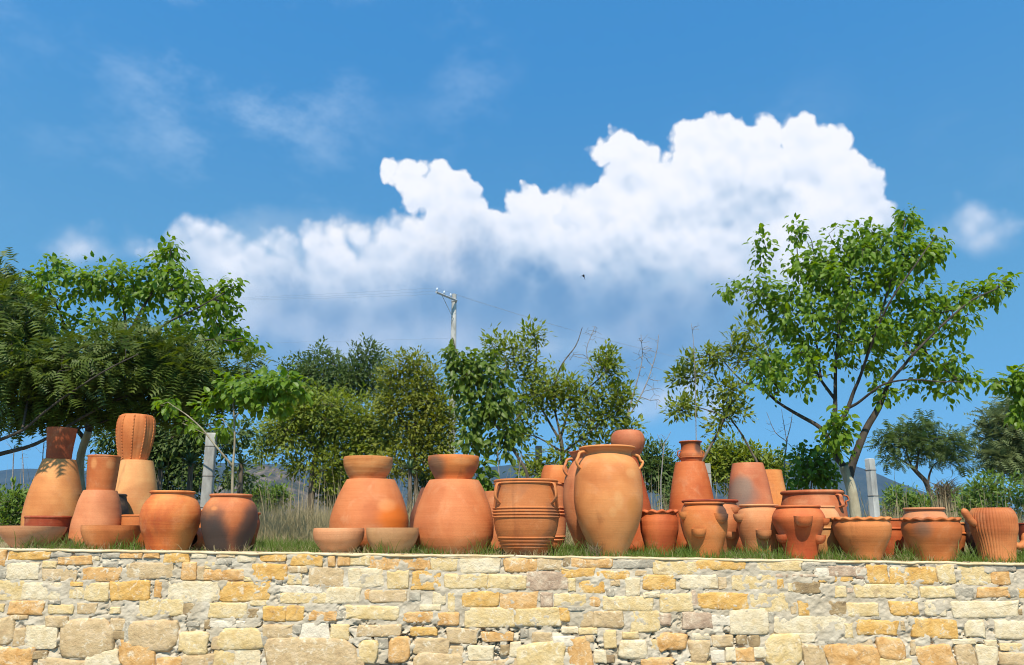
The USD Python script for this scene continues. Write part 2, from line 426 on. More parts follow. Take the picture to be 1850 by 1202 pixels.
# ------------------------------------------------------------------ stone wall
M_mortar = noisy('mortar', [(0.39, 0.315, 0.21), (0.475, 0.395, 0.28), (0.54, 0.465, 0.345)], scale=6.0, detail=8, bump=0.5, bump_scale=45, bdist=0.012)
XW = 6.2
wall_p = thing('stone_retaining_wall', 'long low retaining wall of golden sandstone set in pale mortar', 'wall', (0, WALL_Y, 0))


def mortar_front():
    xs_ = np.linspace(-XW, XW, 1500)
    zs = np.r_[np.linspace(0.0, 0.42, 8)[:-1], np.linspace(0.42, 1.0, 110)]
    X, T = np.meshgrid(xs_, zs, indexing='ij')
    Z = -0.1 + (top_z(X) + 0.1 - 0.004) * T
    Z = Z + (T > 0.995) * 0.008 * (meshkit.fbm(np.stack([X * 9, 0 * X, 0 * X], -1), 3, 7) - 0.5)
    P = np.stack([X * 7, Z * 9, 0 * X], -1)
    rub = np.clip((top_z(X) - 0.52 - Z) / 0.1, 0, 1)
    Yf = -0.022 * (meshkit.fbm(P, 4, 3) - 0.5) - 0.016 * (meshkit.fbm(P * 4, 3, 4) - 0.5) + rub * 0.09 * np.clip(meshkit.fbm(P * 1.9, 4, 9) - 0.54, 0, 1) ** 0.8
    Yf = Yf - 0.0065
    cr = meshkit.fbm(np.stack([X * 6.5, Z * 8.0, 0 * X + 3.3], -1), 5, 19)
    Yf = Yf + (rub * 0.055 + (1 - rub) * 0.018) * np.clip(1 - np.abs(cr - 0.5) / 0.028, 0, 1) * (meshkit.fbm(np.stack([X * 1.6, Z * 1.6, 0 * X], -1), 2, 29) > 0.47)
    Yf[:, -1] += 0.012
    V = np.stack([X, Yf, Z], -1).reshape(-1, 3)
    m = len(zs)
    i, j = np.meshgrid(np.arange(len(xs_) - 1), np.arange(m - 1), indexing='ij')
    a = i * m + j
    Fc = np.vstack([np.stack([a, a + m, a + m + 1], -1).reshape(-1, 3), np.stack([a, a + m + 1, a + 1], -1).reshape(-1, 3)])
    # top and back
    top = V.reshape(len(xs_), m, 3)[:, -1]
    back = top.copy(); back[:, 1] = 0.42
    low = back.copy(); low[:, 2] = -0.1
    n0 = len(V)
    V = np.vstack([V, top, back, low])
    k = np.arange(len(xs_) - 1)
    N_ = len(xs_)
    for p, q in ((0, 1), (1, 2)):
        A, B = n0 + p * N_ + k, n0 + q * N_ + k
        Fc = np.vstack([Fc, np.stack([A, A + 1, B + 1], 1), np.stack([A, B + 1, B], 1)])
    return V, Fc


part(wall_p, 'mortar', mortar_front(), M_mortar, smooth=50)


def stonemat(name, a, b, c, stain=(0.30, 0.20, 0.12), pale=(0.72, 0.61, 0.43)):
    N = {'g': ('geometry', {}), 'n': ('noise_texture', {'scale': 11.0, 'detail': 7.0, 'roughness': 0.62}), 'r': ('rgb_ramp', {'ramp': [(0.28, a), (0.5, b), (0.72, c)], 'interpolate': True}),
         'n3': ('noise_texture', {'scale': 17.0, 'detail': 6.0, 'roughness': 0.7, 'distortion': 0.6}), 'k3': ('map_range', {'range_type': 'smoothstep', 'from_min': 0.53, 'from_max': 0.68, 'to_max': 0.8}), 'mp': ('mix', {'color2': pale}),
         'n4': ('noise_texture', {'scale': 8.0, 'detail': 6.0, 'roughness': 0.7, 'distortion': 0.9}), 'k4': ('map_range', {'range_type': 'smoothstep', 'from_min': 0.57, 'from_max': 0.68, 'to_max': 0.5}), 'ms': ('mix', {'color2': stain}),
         'n2': ('noise_texture', {'scale': 24.0, 'detail': 9.0, 'roughness': 0.68}), 'b': ('bump', {'strength': 0.75, 'distance': 0.022}), 'p': ('principled_bsdf', {'roughness': 0.88, 'specular_ior_level': 0.2})}
    L = [('g.position', x + '.vector') for x in ('n', 'n2', 'n3', 'n4')] + [('n.fac', 'r.fac'), ('n3.fac', 'k3.value'), ('k3.result', 'mp.fac'), ('r.color', 'mp.color1'), ('n4.fac', 'k4.value'), ('k4.result', 'ms.fac'), ('mp.color', 'ms.color1'), ('ms.color', 'p.base_color'), ('n2.fac', 'b.height'), ('b.normal', 'p.normal')]
    return usdkit.material(stage, '/World/Looks/' + name, N, L, surface='p.BSDF')


STONE = {
    'y': stonemat('stone_golden', (0.504, 0.250, 0.057), (0.627, 0.361, 0.104), (0.694, 0.461, 0.192)),
    'o': stonemat('stone_ochre', (0.452, 0.219, 0.060), (0.594, 0.334, 0.123), (0.688, 0.449, 0.219)),
    'p': stonemat('stone_pale_gold', (0.544, 0.365, 0.139), (0.630, 0.459, 0.219), (0.695, 0.553, 0.328)),
    'c': stonemat('stone_cream', (0.568, 0.422, 0.222), (0.650, 0.521, 0.323), (0.722, 0.609, 0.425), stain=(0.433, 0.285, 0.129)),
    'w': stonemat('stone_white', (0.585, 0.485, 0.349), (0.666, 0.564, 0.415), (0.727, 0.641, 0.481), stain=(0.454, 0.330, 0.199)),
    't': stonemat('stone_tan', (0.413, 0.271, 0.136), (0.521, 0.365, 0.188), (0.609, 0.449, 0.272)),
    'g': stonemat('stone_grey', (0.262, 0.221, 0.157), (0.369, 0.315, 0.230), (0.499, 0.432, 0.313)),
    'b': stonemat('stone_brown', (0.188, 0.123, 0.065), (0.325, 0.221, 0.108), (0.451, 0.320, 0.162)),
    'm': stonemat('stone_mauve', (0.300, 0.193, 0.123), (0.451, 0.313, 0.204), (0.625, 0.482, 0.326), stain=(0.276, 0.180, 0.132)),
}
STONES = {
    0: "0,50,60,180,o;110,55,440,130,y;470,72,640,110,g;690,72,900,100,g;930,75,1080,115,g;1090,75,1280,122,o;1310,75,1440,120,o;1500,75,1700,155,y;1740,78,1870,115,c;390,150,510,205,p;535,105,820,175,o;825,102,900,140,c;940,155,1075,195,g;80,170,345,310,c;395,220,690,320,t;760,205,1090,318,o;1150,170,1555,290,t;1645,170,1775,310,o;1785,200,1850,310,t;0,215,60,300,g;-60,335,205,480,p;215,350,540,490,c;640,335,760,370,y;620,377,760,480,p;780,350,985,495,p;1010,330,1340,490,y;1400,330,1465,465,o;1535,335,1960,497,c;440,500,550,533,g;85,510,395,620,o;445,540,655,620,p;700,530,870,610,t;995,565,1090,615,p;1260,505,1635,630,p;1645,535,1755,625,b;-60,540,40,600,p;90,632,250,670,t;-80,655,110,880,tR;250,740,500,920,c;555,680,1000,1000,tR;1005,675,1130,770,t;1190,690,1580,930,tR;1010,780,1160,850,b;420,650,600,733,t;1100,870,1400,1120,oR;1630,790,1890,985,pR;1690,695,1800,735,g;-40,920,290,1130,oR;360,1035,740,1140,tR;1420,1010,1640,1130,oR;760,960,1060,1100,cR;300,960,430,1030,b;1660,1000,1850,1110,tR;130,760,230,900,t;1130,700,1180,860,g;640,1000,740,1030,g",
    370: "110,85,270,115,t;110,122,245,175,g;0,150,90,210,p;300,85,460,150,c;510,85,730,145,y;805,85,1060,185,y;1115,100,1175,185,o;1205,90,1310,182,o;1318,90,1490,180,p;1520,90,2020,215,o;0,225,345,310,o;430,175,720,310,y;355,285,440,330,p;755,275,875,355,p;760,195,930,250,t;950,215,1250,370,t;1310,225,1600,370,c;1650,240,1840,385,p;160,340,580,490,y;410,497,560,545,p;650,320,700,350,g;690,375,1060,430,w;690,436,1080,525,p;1110,390,1410,525,c;1445,410,1490,490,o;1510,415,1810,510,t;60,530,380,650,p;385,580,480,655,b;530,560,730,675,y;738,562,900,672,y;950,595,1180,680,o;1190,590,1260,665,g;1300,555,1740,665,p;1800,605,2070,690,o;60,690,350,745,w;0,680,55,750,b;160,760,480,945,pR;540,725,785,830,t;793,730,868,800,g;875,715,1110,850,w;1140,720,1310,850,p;1385,725,1590,825,t;1600,730,1770,820,t;590,850,1290,1140,tR;1385,860,1560,1040,pR;1670,845,1850,1040,oR;90,960,265,1085,p;275,950,480,1110,c;-60,1000,80,1120,t;1300,1010,1440,1110,t;1570,850,1660,930,g;60,830,150,940,t;490,800,580,900,g;820,835,1130,885,g",
    740: "200,115,435,225,p;460,130,805,255,c;870,125,1145,235,o;1155,130,1360,225,t;1385,110,1455,190,b;1470,120,1810,200,o;240,92,690,113,t;750,94,860,114,o;1365,207,1665,290,y;1700,240,1980,302,y;30,255,280,390,y;325,275,690,390,p;715,275,1045,390,p;1065,250,1415,395,m;1430,310,1500,410,p;1540,330,1760,425,y;1815,325,1900,370,t;1785,400,1850,460,g;490,425,795,550,y;830,430,1135,570,o;1180,440,1290,550,m;1300,450,1590,555,p;1620,470,1720,545,o;1760,470,2190,590,p;215,430,330,525,c;350,455,410,590,p;0,425,95,500,g;100,540,280,590,c;265,615,445,715,o;520,575,930,725,p;980,578,1340,720,p;1347,572,1450,680,y;1430,556,1580,590,g;1540,600,1655,725,t;1665,605,1920,735,t;10,755,230,815,y;345,760,610,875,t;660,790,935,865,o;1105,790,1285,870,t;1295,830,1480,910,w;1380,740,1520,795,c;1535,750,1690,805,p;1760,775,1870,925,p;1000,760,1080,830,g;1580,815,1660,870,t;60,850,345,970,t;540,915,760,1035,c;820,905,900,985,b;365,920,480,1010,t;40,982,440,1130,tR;1010,890,1390,1130,pR;1430,840,1650,1130,oR;1780,1000,1850,1060,b;870,1030,1000,1130,t;1670,950,1770,1060,c;480,1050,860,1130,t;900,880,1010,1000,c",
    1110: "0,140,355,205,g;365,150,720,255,p;765,145,1165,225,y;1180,150,1255,230,g;1295,150,1680,225,p;1700,165,1815,230,g;190,235,290,275,t;260,280,550,400,y;600,275,920,390,c;105,310,235,455,c;0,320,50,365,t;940,300,1010,390,t;1070,270,1450,400,p;1465,310,1520,390,y;1565,345,1605,410,p;1612,335,1850,425,b;1460,265,1560,288,m;1610,268,1830,290,m;415,450,690,595,p;695,420,745,540,m;755,435,1220,575,y;1250,445,1570,590,p;1655,505,1755,630,y;1595,530,1645,620,t;270,430,405,475,c;155,615,405,765,p;412,630,510,720,m;620,615,868,745,m;875,640,1050,720,w;1060,590,1380,785,c;1390,610,1440,700,g;1470,650,2050,790,c;70,780,210,835,p;65,870,280,1020,cR;330,860,405,940,p;412,815,640,955,oR;670,860,860,1050,tR;880,820,1060,905,t;1100,820,1190,890,b;1210,825,1310,910,b;1100,935,1250,1045,o;870,960,990,1060,w;1380,830,1680,1100,pR;270,1025,540,1110,oR;640,1055,860,1120,p;700,800,860,850,c;1000,930,1095,1040,c;930,1065,1060,1120,t;1700,900,1850,1110,tR;290,960,400,1015,g;1260,930,1370,1010,c;1110,1060,1340,1120,t;1560,800,1800,870,c",
    1480: "85,195,320,275,m;430,195,620,335,y;650,205,1040,340,y;1075,190,1225,330,p;1265,200,1540,345,p;1560,245,1720,345,o;1540,190,1760,238,g;-40,215,78,280,w;0,285,300,325,y;0,155,140,185,g;740,168,890,192,t;328,200,425,300,m;135,375,240,465,p;250,390,300,430,m;325,365,850,470,p;920,380,1215,470,p;1222,385,1380,460,g;1425,385,1700,470,o;1712,400,1785,470,g;1795,390,1870,470,y;90,510,240,635,b;250,525,520,640,p;465,646,550,668,g;640,520,885,625,y;950,500,1115,630,c;1205,515,1760,655,c;1785,580,1830,635,b;220,710,300,830,p;350,680,710,810,y;840,685,1210,830,y;1315,690,1480,830,c;1595,690,1880,835,c;730,690,770,770,t;60,910,520,1120,oR;535,850,770,1020,oR;290,850,480,905,t;820,870,870,980,t;875,900,1200,1120,oR;1240,910,1400,1120,tR;1430,920,1610,1090,cR;1490,860,1600,910,c;1640,890,1880,950,p;1620,960,1850,1085,tR;540,1030,820,1110,p;0,920,50,1080,t;1210,850,1400,895,c;60,850,250,890,g",
}


def stone_mesh(rng, w, h, proud, rough):
    """A rounded rough block face: outline rings from the mortar outwards; centre at the origin, face towards -y."""
    n = 16 if max(w, h) > 0.2 else 12
    th = np.arange(n) / n * 2 * math.pi + rng.uniform(0, 0.3)
    e = 0.20 if not rough else 0.42
    c, s = np.cos(th), np.sin(th)
    ox, oz = np.sign(c) * np.abs(c) ** e, np.sign(s) * np.abs(s) ** e
    jit = 1 + rng.normal(0, 0.085 if not rough else 0.16, n)
    jit = 0.6 * jit + 0.2 * np.roll(jit, 1) + 0.2 * np.roll(jit, -1)
    ox, oz = ox * jit * w / 2, oz * jit * h / 2
    ox += rng.normal(0, 0.002, n)
    oz += rng.normal(0, 0.0025, n)
    m = min(w, h)
    V = []
    for shrink, y in ((0.0, 0.03), (0.0, -0.25 * proud), (0.06 * m, -0.72 * proud), (0.17 * m, -proud)):
        kx, kz = max(1 - 2 * shrink / w, 0.1), max(1 - 2 * shrink / h, 0.1)
        yy = y + (rng.normal(0, 0.16 * proud, n) if y < -0.5 * proud else 0)
        V.append(np.stack([ox * kx, np.broadcast_to(yy, n), oz * kz], 1))
    V = np.vstack(V + [[[0, -proud * rng.uniform(0.85, 1.15), 0]]])
    f = []
    for k in range(3):
        for j in range(n):
            a, b = k * n + j, k * n + (j + 1) % n
            f += [(a, b, b + n), (a, b + n, a + n)]
    f += [(3 * n + j, 3 * n + (j + 1) % n, 4 * n) for j in range(n)]
    return V, np.array(f)


rng = np.random.default_rng(41)
for off, text in STONES.items():
    for item in text.split(';'):
        x0, y0, x1, y1, c = item.split(',')
        u0, v0, u1, v1 = off + float(x0) / 5, 985 + float(y0) / 5, off + float(x1) / 5, 985 + float(y1) / 5
        a, b = at(u0, (v0 + v1) / 2, WALL_Y), at(u1, (v0 + v1) / 2, WALL_Y)
        zt, zb = zat(v0, WALL_Y), zat(v1, WALL_Y)
        rough = 'R' in c
        w, h = b[0] - a[0], zt - zb
        V, Fc = stone_mesh(rng, w * (1.10 if not rough else 1.12), h * (1.20 if not rough else 1.14), rng.uniform(0.005, 0.013) + 0.007 * rough, rough)
        tilt = rng.normal(0, 0.012 if not rough else 0.05)
        V[:, 0], V[:, 2] = V[:, 0] * math.cos(tilt) - V[:, 2] * math.sin(tilt), V[:, 0] * math.sin(tilt) + V[:, 2] * math.cos(tilt)
        V += np.array([(a[0] + b[0]) / 2, -0.004, (zt + zb) / 2])
        cap = float(top_z((a[0] + b[0]) / 2)) - 0.006
        V[:, 2] = np.minimum(V[:, 2], cap)
        part(wall_p, 'stone', (V, Fc), STONE[c[0]], smooth=62)
# thin mortar coping along the top edge
cx_ = np.linspace(-XW, XW, 420)
cn = meshkit.fbm(np.stack([cx_ * 6, 0 * cx_, 0 * cx_], -1), 4, 31) - 0.5
prof = [(0.0, -0.016), (-0.014, -0.014), (-0.020, -0.006), (-0.016, 0.004), (-0.004, 0.007), (0.10, 0.007)]
cv = np.stack([np.stack([cx_, p[0] + 0.045 * cn * (p[0] < 0), top_z(cx_) + p[1] + 0.022 * cn * (p[0] < 0.05)], -1) for p in prof], 1)
m_ = len(prof)
i_, j_ = np.meshgrid(np.arange(len(cx_) - 1), np.arange(m_ - 1), indexing='ij')
a_ = i_ * m_ + j_
M_cope = noisy('coping_mortar', [(0.48, 0.33, 0.14), (0.58, 0.45, 0.26), (0.64, 0.54, 0.36)], scale=5.0, detail=7, bump=0.5, bump_scale=40, bdist=0.01)
part(wall_p, 'coping', (cv.reshape(-1, 3), np.vstack([np.stack([a_, a_ + m_, a_ + m_ + 1], -1).reshape(-1, 3), np.stack([a_, a_ + m_ + 1, a_ + 1], -1).reshape(-1, 3)])), M_cope, smooth=60)

# ------------------------------------------------------------------ terracotta
def terra(name, dark, mid, light, spots=(), smoke=0.0, scale=1.9, rough=0.7, streak=0.16, lo=0.34, hi=0.66, seed=0.0):
    """Fired clay: flame-marked colour, turning lines, grain; spots = (centre, radii, colour, strength) fixed fire marks."""
    N = {'g': ('geometry', {}), 'm0': ('mapping', {'location': (seed, seed * 0.7, seed * 1.3), 'scale': (1, 1, 0.8)}), 'n': ('noise_texture', {'scale': scale, 'detail': 4.0, 'roughness': 0.55, 'distortion': 0.5}),
         'm1': ('mapping', {'scale': (1.2, 1.2, 34.0)}), 's': ('noise_texture', {'scale': 1.6, 'detail': 4.0, 'roughness': 0.6}), 'sa': ('math', {'math_type': 'multiply_add', 'value2': streak, 'value3': -0.5 * streak}),
         'ad': ('math', {'math_type': 'add'}), 'r': ('rgb_ramp', {'ramp': [(lo, dark), ((lo + hi) / 2, mid), (hi, light)], 'interpolate': True}),
         'gn': ('noise_texture', {'scale': 130.0, 'detail': 4.0, 'roughness': 0.7}), 'm2': ('mapping', {'scale': (3, 3, 120.0)}), 'tl': ('noise_texture', {'scale': 1.0, 'detail': 3.0, 'roughness': 0.6}), 'bs': ('math', {'math_type': 'multiply_add', 'value2': 0.35}),
         'gm': ('map_range', {'from_min': 0.3, 'from_max': 0.7, 'to_min': 0.88, 'to_max': 1.1}), 'hv': ('hsv', {'hue': 0.5, 'saturation': 1.0}),
         'b': ('bump', {'strength': 0.35, 'distance': 0.004}), 'p': ('principled_bsdf', {'roughness': rough, 'specular_ior_level': 0.25})}
    L = [('g.position', 'm0.vector'), ('m0.vector', 'n.vector'), ('g.position', 'm1.vector'), ('m1.vector', 's.vector'), ('s.fac', 'sa.value1'), ('n.fac', 'ad.value1'), ('sa.value', 'ad.value2'), ('ad.value', 'r.fac'),
         ('g.position', 'gn.vector'), ('g.position', 'm2.vector'), ('m2.vector', 'tl.vector'), ('gn.fac', 'bs.value1'), ('tl.fac', 'bs.value3'), ('bs.value', 'b.height'), ('b.normal', 'p.normal'), ('gn.fac', 'gm.value'), ('gm.result', 'hv.value')]
    col = 'r.color'
    if smoke:
        N['k'] = ('noise_texture', {'scale': 2.0, 'detail': 3.0, 'roughness': 0.5, 'distortion': 0.7})
        N['kr'] = ('map_range', {'range_type': 'smoothstep', 'from_min': 0.56, 'from_max': 0.72, 'to_max': smoke})
        N['km'] = ('mix', {'color2': (0.13, 0.095, 0.08)})
        N['mk'] = ('mapping', {'location': (seed * 2.1 + 5, seed, 1.0)})
        L += [('g.position', 'mk.vector'), ('mk.vector', 'k.vector'), ('k.fac', 'kr.value'), ('kr.result', 'km.fac'), (col, 'km.color1')]
        col = 'km.color'
    N['du'] = ('noise_texture', {'scale': 5.0, 'detail': 7.0, 'roughness': 0.68, 'distortion': 0.4})
    N['dk'] = ('map_range', {'range_type': 'smoothstep', 'from_min': 0.50, 'from_max': 0.74, 'to_max': 0.34})
    N['dm'] = ('mix', {'color2': (0.56, 0.36, 0.22)})
    N['dr'] = ('mapping', {'scale': (9.0, 9.0, 1.1)})
    N['ds'] = ('noise_texture', {'scale': 1.0, 'detail': 4.0, 'roughness': 0.6})
    N['de'] = ('map_range', {'range_type': 'smoothstep', 'from_min': 0.60, 'from_max': 0.75, 'to_max': 0.36})
    N['df'] = ('mix', {'color2': (0.15, 0.065, 0.035)})
    N['dl'] = ('noise_texture', {'scale': 1.7, 'detail': 2.5, 'roughness': 0.5, 'distortion': 0.8})
    N['dj'] = ('mapping', {'location': (seed * 1.7 + 11, 3.0, seed)})
    N['di'] = ('map_range', {'range_type': 'smoothstep', 'from_min': 0.52, 'from_max': 0.70, 'to_max': 0.45})
    N['dh'] = ('mix', {'mix_type': 'multiply', 'color2': (0.62, 0.42, 0.34)})
    L += [('g.position', 'du.vector'), ('du.fac', 'dk.value'), ('dk.result', 'dm.fac'), (col, 'dm.color1'), ('g.position', 'dr.vector'), ('dr.vector', 'ds.vector'), ('ds.fac', 'de.value'), ('de.result', 'df.fac'), ('dm.color', 'df.color1'),
          ('g.position', 'dj.vector'), ('dj.vector', 'dl.vector'), ('dl.fac', 'di.value'), ('di.result', 'dh.fac'), ('df.color', 'dh.color1')]
    col = 'dh.color'
    if spots:
        N['wn'] = ('noise_texture', {'scale': 7.0, 'detail': 4.0})
        N['ws'] = ('math', {'math_type': 'multiply_add', 'value2': 0.55, 'value3': -0.275})
        L += [('g.position', 'wn.vector'), ('wn.fac', 'ws.value1')]
    for i, (c, rad, sc, st) in enumerate(spots):
        a, d, w, q, x = 'sp%d' % i, 'sd%d' % i, 'sw%d' % i, 'sr%d' % i, 'sm%d' % i
        N[a] = ('mapping', {'scale': tuple(1.0 / t for t in rad), 'location': tuple(-float(t) / k for t, k in zip(c, rad))})
        N[d] = ('vector_math', {'math_type': 'length'})
        N[w] = ('math', {'math_type': 'add'})
        N[q] = ('map_range', {'range_type': 'smoothstep', 'from_min': 1.32, 'from_max': 0.55, 'to_max': st})
        N[x] = ('mix', {'color2': sc})
        L += [('g.position', a + '.vector'), (a + '.vector', d + '.vector1'), (d + '.value', w + '.value1'), ('ws.value', w + '.value2'), (w + '.value', q + '.value'), (q + '.result', x + '.fac'), (col, x + '.color1')]
        col = x + '.color'
    N['dp'] = ('mix', {'mix_type': 'multiply', 'fac': 1.0, 'color2': (1.13, 0.95, 0.76)})
    L += [(col, 'dp.color1'), ('dp.color', 'hv.color'), ('hv.color', 'p.base_color')]
    return usdkit.material(stage, '/World/Looks/' + name, N, L, surface='p.BSDF')


ORANGE = ((0.36, 0.105, 0.030), (0.47, 0.165, 0.052), (0.56, 0.235, 0.085))
RED = ((0.25, 0.055, 0.020), (0.36, 0.090, 0.030), (0.45, 0.135, 0.048))
PINK = ((0.40, 0.150, 0.070), (0.50, 0.215, 0.105), (0.58, 0.28, 0.145))
BUFF = ((0.420, 0.172, 0.059), (0.530, 0.256, 0.097), (0.600, 0.335, 0.139))
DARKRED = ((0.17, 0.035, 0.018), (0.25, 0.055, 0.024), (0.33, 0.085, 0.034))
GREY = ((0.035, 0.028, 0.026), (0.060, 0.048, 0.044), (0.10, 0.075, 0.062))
TAN = ((0.34, 0.19, 0.095), (0.44, 0.27, 0.14), (0.50, 0.34, 0.19))
SOOT = (0.050, 0.040, 0.040)


def sp(u, v, Y, ru, rv, color, st, depth=0.16):
    """A fire mark placed by where it sits on the pot's face."""
    c = at(u, v, Y)
    k = dcam(Y, c[2]) / F
    return (c, (ru * k, depth, rv * k), color, st)


def ring_profile(pts, n_ang=72, closed_top=False, thick=0.018, mod=None, wob=0.006, seed=0, floor=0.03, smooth_n=44):
    """Turned vessel from outer profile pts = [(z, r)] base to top: outer wall, lip, inner wall and floor (or a flat closed top)."""
    z, r = np.array([p[0] for p in pts]), np.array([p[1] for p in pts])
    f = PchipInterpolator(z, r)
    zs = z[0] + (z[-1] - z[0]) * (0.5 - 0.5 * np.cos(np.linspace(0, np.pi, smooth_n)))
    P = [(max(r[0] - 0.012, 0.01), z[0]), (r[0] - 0.004, z[0] + 0.001)] + [(float(f(t)), t) for t in zs[1:-1]]
    rt, zt = float(r[-1]), float(z[-1])
    if closed_top:
        P += [(rt, zt - 0.010), (rt - 0.002, zt - 0.004), (rt - 0.008, zt), (rt * 0.5, zt + 0.001)]
    else:
        P += [(rt, zt - 0.25 * thick), (rt - 0.12 * thick, zt - 0.06 * thick), (rt - 0.35 * thick, zt), (rt - 0.7 * thick, zt - 0.02 * thick), (rt - thick, zt - 0.3 * thick)]
        zi = np.linspace(zt - 0.02, z[0] + floor, 16)
        P += [(max(float(f(t)) - thick, 0.012), t) for t in zi] + [(0.012, z[0] + floor)]
    P = np.array(P)
    th = np.arange(n_ang) / n_ang * 2 * np.pi
    R = P[:, 0][:, None] * np.ones(n_ang)[None]
    if mod is not None:
        R = R * mod(th[None, :], P[:, 1][:, None])
    if wob:
        q = np.stack([np.cos(th)[None] * 1.3 + 0 * R, np.sin(th)[None] * 1.3 + 0 * R, P[:, 1][:, None] * 3 + 0 * R + seed], -1)
        R = R * (1 + wob * 2 * (meshkit.fbm(q, 2, seed) - 0.5))
    V = np.stack([R * np.cos(th), R * np.sin(th), P[:, 1][:, None] + 0 * R], -1).reshape(-1, 3)
    m = len(P)
    i, j = np.meshgrid(np.arange(m - 1), np.arange(n_ang), indexing='ij')
    a, b = i * n_ang + j, i * n_ang + (j + 1) % n_ang
    Fc = np.vstack([np.stack([a, b, b + n_ang], -1).reshape(-1, 3), np.stack([a, b + n_ang, a + n_ang], -1).reshape(-1, 3)])
    V = np.vstack([V, [[0, 0, P[0, 1]], [0, 0, P[-1, 1]]]])
    k = np.arange(n_ang)
    k2 = (k + 1) % n_ang
    Fc = np.vstack([Fc, np.stack([np.full(n_ang, m * n_ang), k2, k], 1), np.stack([np.full(n_ang, m * n_ang + 1), (m - 1) * n_ang + k, (m - 1) * n_ang + k2], 1)])
    return V, Fc


def torus(R, z, ra, rb, n=72, s=10, wave=None, wob=0.0):
    """Ring of elliptic section (ra out, rb up); wave = (count, amplitude out, amplitude up)."""
    th = np.arange(n) / n * 2 * np.pi
    ph = np.arange(s) / s * 2 * np.pi
    w = np.zeros(n) if wave is None else np.sin(wave[0] * th)
    Rr = R + (wave[1] * w if wave else 0)
    zz = z + (wave[2] * w if wave else 0)
    rr = (Rr[:, None] if np.ndim(Rr) else Rr) + ra * np.cos(ph)[None] + 0 * th[:, None]
    V = np.stack([rr * np.cos(th)[:, None], rr * np.sin(th)[:, None], (zz[:, None] if np.ndim(zz) else zz) + rb * np.sin(ph)[None] + 0 * th[:, None]], -1).reshape(-1, 3)
    i, j = np.meshgrid(np.arange(n), np.arange(s), indexing='ij')
    a, b = i * s + j, ((i + 1) % n) * s + j
    c, d = i * s + (j + 1) % s, ((i + 1) % n) * s + (j + 1) % s
    return V, np.vstack([np.stack([a, b, d], -1).reshape(-1, 3), np.stack([a, d, c], -1).reshape(-1, 3)])


def loop_handle(phi, pts, width, thick, n=22):
    """Strap handle in the radial plane at angle phi: pts = [(r, z)]."""
    P = catmull([(r * math.cos(phi), r * math.sin(phi), z) for r, z in pts], n)
    return tube(P, np.full(n, 1.0), 10, True, (width / 2, thick / 2), up=(-math.sin(phi) * 0 + 0.0, 0.0, 0.0)) if False else strap(P, phi, width, thick)


def strap(P, phi, width, thick, sides=10):
    side = np.array([-math.sin(phi), math.cos(phi), 0.0])
    T = rows(np.gradient(P, axis=0))
    B = rows(np.cross(T, side))
    th = np.arange(sides) / sides * 2 * math.pi
    cw, ct = np.sign(np.cos(th)) * np.abs(np.cos(th)) ** 0.7 * width / 2, np.sin(th) * thick / 2
    n = len(P)
    V = (P[:, None] + cw[None, :, None] * side + ct[None, :, None] * B[:, None]).reshape(-1, 3)
    i, j = np.meshgrid(np.arange(n - 1), np.arange(sides), indexing='ij')
    a, b = i * sides + j, i * sides + (j + 1) % sides
    Fc = np.vstack([np.stack([a, b, b + sides], -1).reshape(-1, 3), np.stack([a, b + sides, a + sides], -1).reshape(-1, 3)])
    return V, Fc


def pocket(phi, r, z, a, b, c, tilt=0.25, n=20, m=9, t=0.012):
    """Open half-bowl planting pocket on a pot's flank: a across, b outwards, c down."""
    ph = np.linspace(0, 2 * np.pi, n, endpoint=False)
    lat = np.linspace(0, np.pi / 2 * 0.98, m)
    V = []
    for s, rev in ((1.0, False), (1 - t / a, True)):
        L_ = lat[::-1] if rev else lat
        for la in (L_ if not rev else L_[::-1]):
            x = a * s * np.cos(la) ** 0.7 * np.cos(ph)
            y = b * s * np.cos(la) ** 0.7 * np.sin(ph)
            zz = -c * s * np.sin(la) - tilt * c * np.clip(np.sin(ph), 0, 1) * np.cos(la) * 0.6 + 0 * ph
            V.append(np.stack([x, y, zz], 1))
    V = np.vstack(V)
    f = []
    for base, flip in ((0, False), (m * n, True)):
        for k in range(m - 1):
            for j in range(n):
                p, q = base + k * n + j, base + k * n + (j + 1) % n
                f += [(p, p + n, q + n), (p, q + n, q)] if not flip else [(p, q + n, p + n), (p, q, q + n)]
    for j in range(n):
        p, q = j, (j + 1) % n
        f += [(p, q, q + m * n), (p, q + m * n, p + m * n)]
    out = np.array([math.cos(phi), math.sin(phi), 0.0])
    side = np.array([-math.sin(phi), math.cos(phi), 0.0])
    W = np.array([0, 0, z]) + out * r + V[:, :1] * side + V[:, 1:2] * out + V[:, 2:3] * np.array([0, 0, 1.0])
    return W, np.array(f)


POTS = []


